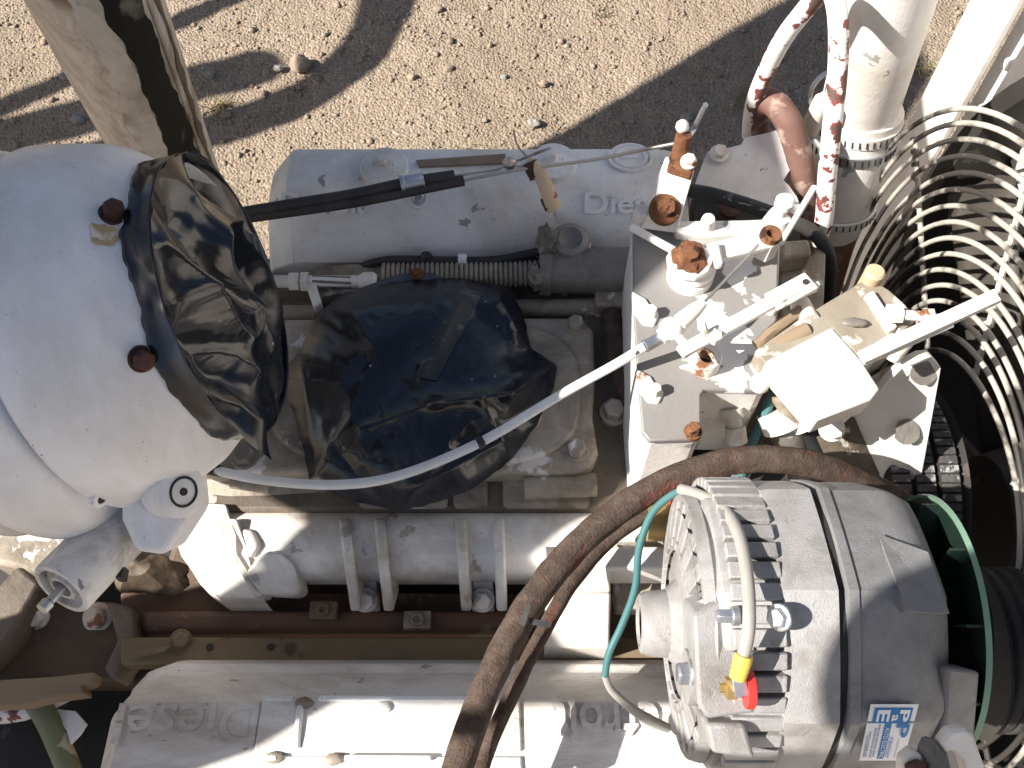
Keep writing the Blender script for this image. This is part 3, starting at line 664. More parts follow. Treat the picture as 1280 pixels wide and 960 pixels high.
# ================================================================== TALL PIPE AT THE LEFT
ST = thing('exhaust_stack', (-0.51, 1.0, 0.85), 'tall weathered metal pipe rising at the upper left behind the turbocharger', 'pipe')
pa = D(205, 190, 1.435); pb = D(122, 0, 1.05); dv = (pb - pa)
b = MB(); b.tube([pa - dv * 0.75, pa, pb, pb + dv * 0.8], 0.066, 40, 6, wob=0.02); mk('pipe_wall', b, M['stack'], ST, smooth=60)
e = (pb - pa).normalized(); fc = (CAMP - (pa + pb) / 2); fc = (fc - e * fc.dot(e)).normalized(); rt = fc.cross(e) * (1 if fc.cross(e).x > 0 else -1)
def streak(name, a0, a1, sd_, mat, th):
    def f(i, j):
        q = pa - dv * 0.5 + dv * 2.2 * j
        lo = a0 + 9 * noise.noise(V(j * 7, sd_, 0)) + 4 * noise.noise(V(j * 26, sd_, 1)); hi = a1 + 9 * noise.noise(V(j * 6, sd_, 4)) + 5 * noise.noise(V(j * 24, sd_, 2))
        a = math.radians(lo + (hi - lo) * i); return q + (fc * math.cos(a) + rt * math.sin(a)) * (0.0662 + th)
    b = MB(); b.grid(f, 10, 90); mk(name, b, mat, ST, smooth=80)
streak('soot_streak', 4, 38, 3.0, worn('sooty_metal', (0.012, 0.014, 0.013), chip=(0.16, 0.15, 0.13), chip_at=0.64, chip_w=0.08, chip_scale=16, dirt=(0.035, 0.034, 0.03), dirt_amt=0.5, rough=0.75, spec=0.12, stretch=(1, 1, 0.2)), 0.0006)  # dark reflected band of the metal, painted on as a strip
streak('pale_streak', -20, 5, 8.0, worn('pale_oxide', (0.58, 0.57, 0.54), chip=(0.33, 0.30, 0.25), chip_at=0.54, chip_w=0.10, chip_scale=30, dirt=(0.27, 0.235, 0.18), dirt_amt=0.8, dirt_scale=18, rough=0.55, stretch=(1, 1, 0.3)), 0.0004)  # bright reflected band of the metal, painted on as a strip
streak('brown_streak', 52, 60, 5.0, worn('brown_stain', (0.07, 0.05, 0.035), chip=(0.2, 0.16, 0.12), chip_at=0.6, rough=0.6), 0.0006)  # thin brown strip near the pipe's right edge
b = MB(); sd = e.cross(V(-0.2, -1, 0.3)).normalized()
b.tube([pa - dv * 0.7 + sd * 0.0655 - Y * 0.004, pb + dv * 0.75 + sd * 0.0655 - Y * 0.004], 0.0022, 8, 10); mk('weld_seam', b, M['stack'], ST)

# ================================================================== TURBOCHARGER
TC = D(124, 410, 0.83); IN = D(274, 371, 0.815); TA = (IN - TC).normalized(); TL = (IN - TC).length
TU = thing('turbocharger', (TC.x - 0.05, TC.y, 1.2), 'big white round turbocharger housing at the left edge', 'turbocharger')
b = MB(); b.lathe(TC, TA, [(-0.05, 0.11), (-0.012, 0.138), (-0.006, 0.146), (-0.003, 0.1495), (0.0, 0.1510), (0.003, 0.1512), (0.03, 0.1455), (0.052, 0.1395), (0.066, 0.1335), (0.078, 0.1245), (0.086, 0.1175), (0.094, 0.1135), (TL, 0.112), (TL + 0.003, 0.107), (TL - 0.02, 0.10)], 96, True, True)
mk('compressor_face', b, M['white_clean'], TU, smooth=60)
u, v, n = frame(TA)
def tpt(a, R, s): return TC + n * s + (u * math.cos(a) + v * math.sin(a)) * R
b = MB()
def vol(i, j):
    a = i * 2 * math.pi; t = j * 2 * math.pi
    r = 0.030 + 0.010 * ((i + 0.35) % 1.0)
    return tpt(a, 0.126 + r * math.cos(t), -0.050 + r * math.sin(t))
b.grid(vol, 96, 28, True); mk('volute', b, M['white_clean'], TU, smooth=60)
b = MB(); b.lathe(TC, TA, [(-0.105, 0.08), (-0.103, 0.150), (-0.100, 0.153), (-0.088, 0.153), (-0.085, 0.150), (-0.083, 0.10)], 96); mk('back_flange', b, M['redchip'], TU)
b = MB(); b.lathe(TC, TA, [(-0.26, 0.05), (-0.22, 0.08), (-0.16, 0.095), (-0.10, 0.09)], 48); mk('bearing_housing', b, M['white_cast'], TU)
def surf_point(px, py, R, s):              # point on the ring R,s closest to a photo point
    best = min(range(720), key=lambda k: sum((a_ - b_) ** 2 for a_, b_ in zip(proj(tpt(k * math.pi / 360, R, s)), (px, py))))
    return best * math.pi / 360
def proj(p):
    d = Vector(p) - CAMP; z = d.dot(cF); return (640 + d.dot(cR) / z * FPX, 480 - d.dot(cU) / z * FPX)
# rusty head bolts round the inlet
for (px, py) in ((163, 266), (173, 453)):
    a = surf_point(px, py, 0.122, 0.086); o_ = tpt(a, 0.1170, 0.086); ax = (tpt(a, 0.15, 0.083) - tpt(a, 0.1, 0.083)).normalized() * 0.75 + n * 0.6
    b = MB(); b.bolt(o_, ax, 0.0078, 0.011, a0=random.random()); mk('inlet_bolt', b, M['rust_dark'], TU, bevel=0.0008)
for (px, py, R, s, rr) in ((37, 254, 0.1495, 0.009, 0.006), (132, 610, 0.150, 0.005, 0.0045)):
    a = surf_point(px, py, R, s); o_ = tpt(a, R, s); ax = (o_ - (TC + n * (s - 0.2))).normalized()
    b = MB(); b.lathe(o_, ax, [(-0.004, rr * 1.9), (0.001, rr * 1.8), (0.0016, rr), (-0.001, rr * 0.9)], 20, cap1=False); mk('hole_boss', b, M['white_clean'], TU)
    b = MB(); b.lathe(o_, ax, [(-0.002, rr), (0.0008, rr)], 20); mk('bolt_hole', b, M['dark'], TU)
a = surf_point(160, 294, 0.121, 0.083)
def stain(i, j):
    t = i * 2 * math.pi; r = j * (1 + 0.45 * noise.noise(V(math.cos(t) * 2.2, math.sin(t) * 2.2, 5)))
    da = 0.075 * r * math.cos(t); s_ = 0.083 + 0.008 * r * math.sin(t)
    return tpt(a + da, float(np.interp(s_, [0.052, 0.066, 0.078, 0.086, 0.094, 0.11], [0.1395, 0.1335, 0.1245, 0.1175, 0.1135, 0.112])) + 0.0007, s_)
b = MB(); b.grid(stain, 28, 7, True); mk('rust_stain', b, worn('ochre_stain', (0.50, 0.39, 0.21), chip=(0.70, 0.66, 0.58), chip_at=0.50, chip_w=0.1, chip_scale=70, dirt=(0.25, 0.14, 0.05), dirt_amt=0.6, dirt_scale=60, rough=0.6), TU)
# foot flange with pressed plug
b = MB(); b.prism([D(150, 612, 0.80), D(205, 575, 0.80), D(236, 590, 0.80), D(241, 640, 0.80), D(205, 695, 0.80), D(168, 690, 0.80), D(150, 650, 0.80)], cF * 0.05)
mk('foot_flange', b, M['white_clean'], TU, bevel=0.006, bseg=3)
b = MB(); q = D(224, 614, 0.795); b.lathe(q, V(0.75, -0.3, 0.55), [(-0.02, 0.022), (0.004, 0.021), (0.006, 0.018)], 28); mk('plug_boss', b, M['white_clean'], TU)
b = MB(); ax = V(0.75, -0.3, 0.55).normalized(); uu, vv_, _ = frame(ax); qq = q + ax * 0.0065
b.tube([qq + (uu * math.cos(t) + vv_ * math.sin(t)) * 0.0115 for t in np.linspace(0, 6.2832, 28, endpoint=False)], 0.0011, 6, 1, closed=True)
b.lathe(qq - ax * 0.002, ax, [(0, 0.0035), (0.003, 0.003)], 12); mk('plug_ring', b, M['dark'], TU)

# ---- small cylinder under the turbocharger
AC = thing('air_cylinder', D(110, 700, 0.86), 'stubby dirty white cylinder pointing down at the lower left', 'cylinder')
ca = D(150, 660, 0.85); cb = D(76, 737, 0.80); ax = (cb - ca).normalized(); ln = (cb - ca).length; R = mm(41, cb)
b = MB(); b.lathe(ca, ax, [(-0.02, R * 0.9), (0.0, R * 1.03), (ln * 0.5, R), (ln - 0.002, R), (ln, R * 0.97), (ln, R * 0.80), (ln - 0.006, R * 0.76), (ln - 0.006, R * 0.5), (ln - 0.001, R * 0.46), (ln - 0.001, R * 0.34), (ln - 0.012, R * 0.30)], 48)
mk('barrel', b, M['dirty_white'], AC, smooth=40)
b = MB(); b.lathe(ca, ax, [(ln - 0.014, R * 0.14), (ln + 0.012, R * 0.14), (ln + 0.014, R * 0.2), (ln + 0.021, R * 0.19)], 16); mk('end_stud', b, M['zinc'], AC)
h = D(152, 664, 0.826); b = MB(); b.lathe(h - cF * -0.006, -cF, [(-0.01, 0.0065), (0.004, 0.0065)], 16); mk('port_hole', b, M['dark'], AC)
h = D(146, 720, 0.82)
b = MB(); b.box(h + cF * 0.01, (0.006, 0.01, 0.014)); mk('port_slot', b, M['dark'], AC)

# ================================================================== BLACK PLASTIC COVERS
b = MB()
A0 = surf_point(285, 556, 0.115, TL)        # where the loose tail hangs
A1 = surf_point(262, 190, 0.115, TL)
def bag(i, j):
    a = i * 2 * math.pi; rho = 1 - j
    p2 = V(math.cos(a) * rho, math.sin(a) * rho, 0)
    da = math.atan2(math.sin(a - A0), math.cos(a - A0)); tail = math.exp(-(da / 0.22) ** 2)
    db = math.atan2(math.sin(a - A1), math.cos(a - A1)); peak = math.exp(-(db / 0.35) ** 2)
    R_ = 0.1135 * (1 + 0.03 * noise.noise(V(math.cos(a) * 2, math.sin(a) * 2, 4)) + 0.02 * noise.noise(V(math.cos(a) * 9, math.sin(a) * 9, 1)))
    R_ += rho ** 3 * (0.030 * tail + 0.010 * peak)
    s = TL + 0.004 + 0.012 * (1 - rho ** 2.2)
    r1 = 1 - abs(noise.noise(V(p2.x * 1.3 + 3, p2.y * 1.0, 0.3))) * 2
    r2 = 1 - abs(noise.noise(V(p2.x * 2.3, p2.y * 1.6 + 7, 1.3))) * 2
    r3 = noise.noise(V(p2.x * 7, p2.y * 7, 2.3))
    s += (0.034 * r1 + 0.009 * r2 + 0.0015 * (1 - 2 * abs(noise.noise(V(p2.x * 4.3, p2.y * 3.7, 5.1)))) - 0.027) * min(1, (1 - rho) * 3.5) + 0.004 * r2 * rho
    s += 0.02 * tail * rho ** 2
    return tpt(a, R_ * rho, s)
b.grid(bag, 200, 90, True)
W1 = mk('plastic_cover', b, M['plastic'], smooth=180)
tag(W1, 'crumpled black plastic sheet taped over the round turbocharger inlet', 'plastic cover')
b = MB()
def band(i, j):
    a = i * 2 * math.pi; w = noise.noise(V(math.cos(a) * 3, math.sin(a) * 3, 9)); w2 = noise.noise(V(math.cos(a) * 14, math.sin(a) * 14, 5))
    s0 = 0.094 + 0.004 * w + 0.002 * w2; s = s0 + (TL + 0.008 - s0) * j
    R_ = np.interp(s, [0.066, 0.078, 0.086, 0.094, TL, TL + 0.02], [0.1335, 0.1248, 0.1182, 0.1150, 0.1138, 0.1150]) + 0.0015 + 0.0012 * noise.noise(V(a * 6, j * 2, 1))
    return tpt(a, R_, s)
b.grid(band, 200, 12, True); mk('tape_band', b, M['plastic'], W1, smooth=180, solid=0.0006)

OUT = [(375, 440), (392, 398), (430, 366), (500, 351), (575, 347), (636, 358), (654, 392), (664, 436), (697, 457), (692, 486), (672, 530), (640, 574), (590, 612), (545, 628), (500, 640), (440, 626), (388, 604), (378, 560), (366, 512), (345, 472), (360, 455)]
def out_r(t):
    best = None
    cxp, cyp = 522, 485; dx, dy = math.cos(t), math.sin(t)
    for i in range(len(OUT)):
        x1_, y1_ = OUT[i][0] - cxp, OUT[i][1] - cyp; x2_, y2_ = OUT[(i + 1) % len(OUT)][0] - cxp, OUT[(i + 1) % len(OUT)][1] - cyp
        ex_, ey_ = x2_ - x1_, y2_ - y1_; den = dx * ey_ - dy * ex_
        if abs(den) < 1e-9: continue
        k = (x1_ * ey_ - y1_ * ex_) / den; m_ = (x1_ * dy - y1_ * dx) / den
        if k > 0 and -1e-6 <= m_ <= 1 + 1e-6: best = k if best is None else min(best, k)
    return best or 100
FOLDS = [((450, 537), (545, 503), 0.010, 10), ((545, 503), (640, 492), 0.016, 15), ((640, 492), (697, 456), 0.016, 11), ((500, 640), (560, 560), 0.006, 10), ((560, 560), (690, 500), -0.008, 16),
         ((585, 360), (525, 470), 0.006, 11), ((600, 400), (655, 440), -0.014, 30), ((655, 395), (690, 455), 0.006, 8), ((640, 572), (600, 500), 0.006, 9), ((385, 600), (440, 520), 0.006, 9),
         ((420, 560), (470, 620), -0.007, 12), ((430, 368), (470, 440), 0.004, 14), ((620, 365), (650, 420), 0.008, 12), ((460, 450), (540, 430), -0.006, 30), ((520, 610), (640, 545), 0.007, 9), ((375, 440), (395, 600), 0.005, 7), ((670, 530), (690, 470), 0.006, 6)]
def w2z(px, py, rho):
    z = 1.238 + 0.041 * (1 - rho ** 4.2)
    e = min(1, (1 - rho) * 5)
    for (x1_, y1_), (x2_, y2_), am, w in FOLDS:
        ex_, ey_ = x2_ - x1_, y2_ - y1_; t = max(0, min(1, ((px - x1_) * ex_ + (py - y1_) * ey_) / (ex_ ** 2 + ey_ ** 2)))
        d = math.hypot(px - x1_ - ex_ * t, py - y1_ - ey_ * t)
        z += am * math.exp(-abs(d / (w * 0.85)) ** 1.25) * e
    z += e * (0.004 * noise.noise(V(px / 70, py / 50, 3)) + 0.004 * (1 - 2 * abs(noise.noise(V(px / 80 + py / 110, py / 95, 8)))) + 0.0012 * noise.noise(V(px / 14, py / 14, 1)))
    if py > 560: z -= 0.02 * ((py - 560) / 80) * rho
    return z
b = MB()
def w2(i, j):
    t = i * 2 * math.pi; r = out_r(t) * (1 + 0.012 * noise.noise(V(math.cos(t) * 12, math.sin(t) * 12, 0))); rho = 1 - j
    px, py = 522 + math.cos(t) * r * rho, 485 + math.sin(t) * r * rho
    return P(px, py, w2z(px, py, rho))
b.grid(w2, 220, 80, True)
W2 = mk('plastic_cover', b, M['plastic'], smooth=180)
tag(W2, 'crumpled black plastic sheet over the air intake in the engine middle', 'plastic cover')
b = MB()
def strip(i, j):
    px = 590 + (532 - 590) * j + (-14 + 28 * i); py = 357 + (468 - 357) * j + (2 + 6 * i)
    rho = math.hypot(px - 522, py - 485) / out_r(math.atan2(py - 485, px - 522))
    return P(px, py, w2z(px, py, min(rho, 1)) + 0.0012)
b.grid(strip, 8, 40); mk('tape_strip', b, worn('dull_tape', (0.028, 0.031, 0.035), chip=(0.10, 0.10, 0.10), chip_at=0.6, chip_w=0.1, chip_scale=60, dirt=(0.1, 0.1, 0.1), dirt_amt=0.4, rough=0.6, bump=0.4), W2, smooth=180)
b = MB(); b.prism([P(*q, 1.236) for q in ((448, 360), (496, 343), (508, 332), (522, 328), (536, 333), (548, 344), (590, 356), (520, 372))], 0.005); mk('gasket_tab', b, worn('blue_grey_gasket', (0.075, 0.085, 0.105), dirt=(0.05, 0.05, 0.05), dirt_amt=0.4, rough=0.6), W2, bevel=0.0015)
b = MB(); b.bolt(P(521, 342, 1.238), Z, 0.006, 0.006); mk('tab_bolt', b, M['rust'], W2)

# ================================================================== THROTTLE ROD, CONDUIT, HOSES ALONG THE FAR COVER
TR = thing('throttle_rod', P(400, 352, 1.19), 'white threaded adjuster rod between the two plastic covers', 'rod')
z = 1.228
b = MB(); b.tube([P(300, 352, z), P(452, 352, z)], mm(8, P(400, 352, z)), 14, 1); mk('rod', b, M['white_cast'], TR)
b = MB(); b.lathe(P(362, 352, z), X, [(0, 0.0115), (0.012, 0.0115)], 6); b.lathe(P(377, 352, z), X, [(0, 0.0125), (0.008, 0.0125)], 6); mk('lock_nut', b, M['white_cast'], TR, bevel=0.0008)
b = MB(); th = []
x_a = P(392, 352, z); x_b = P(440, 352, z)
for k in range(120):
    t = k / 119; th.append(x_a.lerp(x_b, t) + V(0, math.cos(k * 1.05), math.sin(k * 1.05)) * 0.0072)
b.tube(th, 0.0011, 5, 1); mk('thread', b, M['rust'], TR)
b = MB(); b.lathe(P(448, 352, z), X, [(0, 0.007), (0.006, 0.011), (0.018, 0.011), (0.022, 0.008)], 20); mk('rod_end', b, M['white_cast'], TR)
b = MB(); b.prism([P(*q, 1.218) for q in ((385, 348), (405, 332), (440, 329), (488, 333), (488, 362), (420, 366), (398, 372))], 0.012); mk('anchor_plate', b, M['grime_light'], TR, bevel=0.002)
b = MB(); b.prism([P(*q, 1.232) for q in ((378, 344), (392, 344), (402, 378), (392, 384))], 0.03); mk('clevis', b, M['white_cast'], TR, bevel=0.002)

b = MB(); a_ = P(478, 345, 1.222); c_ = P(684, 341, 1.222); pr = []; N = 34
for k in range(N):
    for (dt, r) in ((0.0, 0.0125), (0.15, 0.0155), (0.7, 0.0155), (0.85, 0.0125)): pr.append(((k + dt) / N * (c_ - a_).length, r))
b.lathe(a_, c_ - a_, pr, 24)
tag(mk('corrugated_conduit', b, M['grime_light'], smooth=30), 'pale ribbed conduit running behind the black intake cover', 'conduit')
b = MB(); b.tube([P(455, 332, 1.215), P(490, 325, 1.228), P(560, 326, 1.232), P(620, 325, 1.234), P(672, 315, 1.24), P(690, 312, 1.24)], mm(5.5, P(560, 325, 1.23)), 12, 8)
o = mk('black_hose', b, M['rubber']); tag(o, 'thin black hose lying above the ribbed conduit', 'hose')
b = MB(); b.lathe(P(574, 325, 1.233), X, [(-0.001, 0.0075), (0.009, 0.0075)], 12); mk('cable_tie', b, M['white_clean'], o)
b = MB(); b.blob(P(533, 320, 1.238), (0.007, 0.006, 0.006), 12, 8, 0.1); mk('grommet', b, M['rubber'], o)
b = MB(); b.tube([P(625, 328, 1.226), P(660, 325, 1.228), P(690, 327, 1.23)], mm(4, P(660, 325, 1.23)), 10, 6); mk('hose_branch', b, M['rubber'], o)

# solenoid cylinder
SO = thing('solenoid', P(735, 345, 1.17), 'dirty grey cylinder beside the governor housing', 'solenoid')
a_ = P(684, 338, 1.235); c_ = P(800, 338, 1.235); R = mm(29, a_)
b = MB(); b.lathe(a_, c_ - a_, [(0, R * 0.9), (0.004, R), ((c_ - a_).length, R)], 36); mk('barrel', b, M['steel_dirty'], SO)
b = MB(); b.lathe(a_ - X * 0.009, X, [(0, R * 1.06), (0.012, R * 1.10), (0.014, R * 1.0)], 36); mk('end_cap', b, M['steel_dirty'], SO)
b = MB(); q = P(713, 297, 1.262); b.lathe(q - Z * 0.02, V(0, -0.2, 1), [(0, mm(26, q)), (0.016, mm(26, q)), (0.024, mm(22, q)), (0.027, mm(15, q)), (0.021, mm(11, q)), (0.018, mm(4, q))], 28); mk('cap_nut', b, M['grey_chip'], SO)
b = MB(); b.blob(P(684, 300, 1.265), (0.012, 0.018, 0.02), 14, 10, 0.6, sc=2); b.blob(P(672, 345, 1.245), (0.012, 0.014, 0.014), 14, 10, 0.6, sc=2); mk('grime_lump', b, M['steel_dirty'], SO)

# twin black cables over the far cover
CB = thing('control_cable', P(450, 250, 1.27), 'pair of black cable sheaths clamped together over the far valve cover', 'cable')
zc = 1.325
b = MB(); b.tube([P(215, 280, zc - 0.04), P(300, 266, zc - 0.012), P(360, 256, zc), P(440, 243, zc), P(510, 228, zc + 0.003), P(568, 219, zc + 0.004)], mm(7, P(450, 240, zc)), 14, 8); mk('sheath', b, M['rubber'], CB)
b = MB(); b.tube([P(215, 288, zc - 0.045), P(300, 274, zc - 0.016), P(370, 264, zc - 0.006), P(450, 252, zc - 0.004), P(530, 236, zc - 0.002), P(580, 226, zc)], mm(6.5, P(450, 240, zc)), 14, 8); mk('sheath', b, M['rubber'], CB)
a_ = P(500, 230, zc + 0.003); c_ = P(529, 224, zc + 0.003)
b = MB(); b.lathe(a_, c_ - a_, [(0, mm(12, a_)), (0.004, mm(12, a_)), (0.005, mm(10.5, a_)), ((c_ - a_).length - 0.003, mm(10.5, a_)), ((c_ - a_).length, mm(12.5, a_))], 22); mk('ferrule', b, M['zinc'], CB)
b = MB(); b.tube([P(566, 220, zc + 0.003), P(620, 212, zc + 0.006), P(636, 205, zc + 0.008), P(688, 185, zc + 0.012)], 0.0016, 8, 6); mk('inner_wire', b, M['wire_steel'], CB)
b = MB(); b.tube([P(578, 226, zc), P(650, 212, zc + 0.01), P(740, 200, zc + 0.03), P(800, 188, zc + 0.05), P(846, 179, 1.40)], 0.0019, 8, 6); mk('inner_wire', b, M['wire_steel'], CB)
b = MB(); b.blob(P(637, 204, zc + 0.008), (0.008, 0.007, 0.008), 14, 10, 0.1); mk('wire_ball', b, M['wire_steel'], CB)
b = MB(); b.bolt(P(523, 247, 1.285), V(0, -0.4, 0.9), 0.007, 0.008); mk('clamp_bolt', b, M['zinc'], CB)

TI = thing('wire_insulator', P(690, 235, 1.27), 'beige and brown banded tube hanging on thin wire over the far cover', 'insulator')
pts = [P(661, 200, 1.338), P(672, 212, 1.335), P(685, 240, 1.325), P(692, 262, 1.31)]
b = MB(); b.tube(pts, [0.004, 0.0075, 0.0085, 0.0085], 14, 8); mk('tube', b, M['beige'], TI)
for k, t in enumerate((0.12, 0.20, 0.28, 0.8, 0.9)):
    q = pts[0].lerp(pts[3], t); b = MB(); b.lathe(q, pts[3] - pts[0], [(-0.004, 0.0085), (0.004, 0.0092)], 14); mk('band', b, M['rust_dark'], TI)
b = MB(); b.tube([P(642, 162, 1.36), P(646, 180, 1.345), P(655, 192, 1.34), P(662, 200, 1.338), P(650, 208, 1.335), P(640, 205, 1.335)], 0.0012, 6, 6); b.tube([pts[3], P(694, 274, 1.30), P(688, 282, 1.295)], 0.0013, 6, 4); mk('tie_wire', b, M['wire_steel'], TI)

# ================================================================== GOVERNOR
zg = 1.338
GV = thing('governor', P(880, 400, 1.19), 'chipped white and grey governor housing right of the intake', 'governor')
GP = [(791, 290), (800, 283), (972, 272), (975, 278), (971, 400), (952, 450), (958, 462), (957, 482), (946, 489), (880, 487), (876, 494), (876, 536), (868, 549), (812, 551), (803, 540), (797, 470), (792, 390)]
b = MB(); b.prism([P(px + (1 if px > 860 else -1.5), py + 2, zg - 0.009) for px, py in GP], 0.14); mk('housing', b, M['white'], GV, bevel=0.003)
b = MB(); b.prism([P(*q, zg) for q in GP], 0.0075); mk('cover_plate', b, M['grey_chip'], GV, bevel=0.0018)
def gbolt(px, py, z, r, h, mat, name='cover_bolt', hexa=True):
    p = P(px, py, z); b = MB()
    if hexa: b.bolt(p, Z, mm(r, p), h, a0=random.random())
    else: b.lathe(p, Z, [(0, mm(r, p)), (h * 0.7, mm(r, p)), (h, mm(r * 0.75, p))], 20)
    return mk(name, b, mat, GV, bevel=0.0006)
gbolt(818, 492, zg, 8.5, 0.013, M['rust_white']); gbolt(866, 540, zg, 9, 0.012, M['rust']); gbolt(949, 482, zg, 12, 0.014, M['white_bright'], hexa=False)
gbolt(812, 395, zg, 8.5, 0.014, M['white_bright']); gbolt(963, 386, zg, 11, 0.016, M['white_bright'], hexa=False)
for (px, py) in ((812, 395), (818, 492)):
    b = MB(); b.prism([P(px - 22, py - 32, zg + 0.003), P(px - 4, py - 22, zg + 0.003), P(px + 11, py + 2, zg + 0.003), P(px + 6, py + 12, zg + 0.003), P(px - 8, py + 10, zg + 0.003), P(px - 20, py - 6, zg + 0.003)], 0.01); mk('corner_tab', b, M['rust_white'] if py > 450 else M['white_bright'], GV, bevel=0.002)
# ring boss
p = P(880, 456, zg); r = mm(19, p); b = MB(); b.lathe(p, Z, [(-0.01, r), (0.016, r), (0.018, r * 0.93), (0.018, r * 0.52), (-0.002, r * 0.50)], 36, cap1=False); mk('ring_boss', b, M['rust_white'], GV)
b = MB(); b.lathe(p, Z, [(-0.004, r * 0.5), (0.0008, r * 0.5)], 24); mk('ring_bore', b, M['dark'], GV)
# lever hub
p = P(862, 346, zg); r = mm(29, p); b = MB(); b.lathe(p, Z, [(-0.004, r * 1.0), (0.010, r * 1.0), (0.011, r * 0.9), (0.016, r * 0.9), (0.017, r * 1.0), (0.024, r * 1.0), (0.026, r * 0.88), (0.031, r * 0.86)], 40); HB = mk('lever_hub', b, M['white_bright'], GV)
b = MB(); b.prism([P(px, py, zg + 0.040) for px, py in ((840, 309), (866, 304), (884, 308), (892, 322), (887, 338), (870, 346), (850, 344), (836, 334), (834, 318))], 0.010); mk('hub_cap', b, M['white_bright'], GV, bevel=0.003, bseg=3)
q = P(861, 322, zg + 0.041); b = MB(); b.blob(q, (0.016, 0.018, 0.005), 16, 10, 0.5, sc=2.5); b.lathe(q, Z, [(0, 0.0095), (0.010, 0.009)], 8); mk('rusted_screw', b, M['rust'], GV, smooth=0)
# lever arm to the rusty nut
b = MB(); b.bar(P(884, 318, zg + 0.034), P(962, 300, zg + 0.034), 0.021, 0.008); mk('lever_arm', b, M['white_bright'], GV, bevel=0.002)
b = MB(); b.bar(P(893, 306, zg + 0.040), P(899, 334, zg + 0.038), 0.008, 0.012); mk('arm_clip', b, M['white_bright'], GV, bevel=0.003)
p = P(958, 308, zg + 0.022); b = MB(); b.lathe(p, Z, [(-0.012, 0.012), (0.016, 0.0125)], 6); mk('arm_stud', b, M['white_bright'], GV, bevel=0.001)
b = MB(); b.lathe(p + Z * 0.0165, Z, [(0, 0.0112), (0.006, 0.0105), (0.006, 0.005), (-0.002, 0.0045)], 18, cap1=False); mk('rusty_nut', b, M['rust'], GV)
# top rail, ball stud
b = MB(); b.prism([P(*q, zg + 0.012) for q in ((842, 276), (968, 274), (972, 288), (880, 296), (846, 290))], 0.016); mk('top_rail', b, M['white'], GV, bevel=0.002)
p = P(884, 282, zg + 0.012); b = MB(); b.lathe(p, V(-0.1, -0.15, 1), [(-0.004, 0.0085), (0.010, 0.0075), (0.015, 0.0065), (0.016, 0.003)], 18); mk('rail_nub', b, M['white_bright'], GV)
p = P(970, 282, zg); b = MB(); b.lathe(p, Z, [(0, 0.016), (0.018, 0.012), (0.020, 0.006), (0.032, 0.006)], 20); mk('stud_base', b, M['rust_white'], GV)
b = MB(); b.lathe(p + Z * 0.032, Z, [(0, 0.008), (0.002, 0.010), (0.010, 0.010), (0.013, 0.0075)], 22); mk('stud_cap', b, M['white_bright'], GV)
# thin rods
b = MB(); b.tube([P(976, 304, 1.37), P(1018, 234, 1.45)], 0.0032, 8, 1); mk('thin_rod', b, M['white_bright'], GV)
b = MB(); b.tube([P(789, 284, zg + 0.024), P(842, 313, zg + 0.030)], 0.0042, 10, 1); mk('link_rod', b, M['white_bright'], GV)
gbolt(800, 276, zg, 11, 0.020, M['white'], 'corner_nut')
# flat lever with clevis end
LV0 = P(850, 441, 1.395); LV1 = P(1010, 353, 1.395)
b = MB(); b.bar(LV0, LV1, 0.0125, 0.007); dl = (LV1 - LV0).normalized()
b.bar(LV1 - dl * 0.045, LV1 + dl * 0.004, 0.021, 0.004)
LV = mk('flat_lever', b, M['white_bright'], GV, bevel=0.0012)
b = MB(); b.lathe(LV1 - dl * 0.004 + Z * 0.0035, Z, [(-0.001, 0.0032), (0.0008, 0.0032)], 14); mk('clevis_hole', b, M['dark'], LV)
b = MB(); b.bar(P(990, 372, 1.385), P(1022, 358, 1.385), 0.005, 0.014); mk('clevis_fork', b, M['white_bright'], LV, bevel=0.001)
b = MB(); b.tube([P(884, 428, 1.36), P(882, 418, 1.40), P(878, 404, 1.41)], 0.0036, 8, 2); b.lathe(P(892, 424, 1.395), Z, [(0, 0.007), (0.008, 0.007)], 6); mk('lever_screw', b, M['rust_white'], LV)
# front knob and underside
b = MB(); b.prism([P(*q) for q in ((878, 492, 1.29), (948, 492, 1.29), (940, 512, 1.27), (880, 524, 1.27))], 0.08); mk('front_step', b, M['white_cast'], GV, bevel=0.006)
b = MB(); a_ = P(915, 508, 1.29); c_ = P(921, 548, 1.265); b.lathe(a_, c_ - a_, [(0, 0.013), (0.010, 0.013), (0.012, 0.008), (0.022, 0.008), (0.022, 0.0105), (0.040, 0.0105)], 20); mk('front_knob', b, M['white_cast'], GV)
b = MB(); b.prism([P(*q) for q in ((806, 554, 1.31), (866, 554, 1.31), (868, 584, 1.27), (822, 580, 1.27))], 0.10); mk('front_leg', b, M['white_bright'], GV, bevel=0.004)
# dusty block right of the governor
b = MB(); b.prism([P(*q, 1.29) for q in ((976, 300), (1012, 298), (1016, 318), (978, 324))], 0.03); mk('side_boss', b, M['grime_light'], GV, bevel=0.004)
b = MB(); b.prism([P(*q, 1.26) for q in ((976, 322), (1016, 318), (1034, 292), (1030, 388), (976, 396))], 0.08); mk('side_casting', b, M['grime_light'], GV, bevel=0.003)

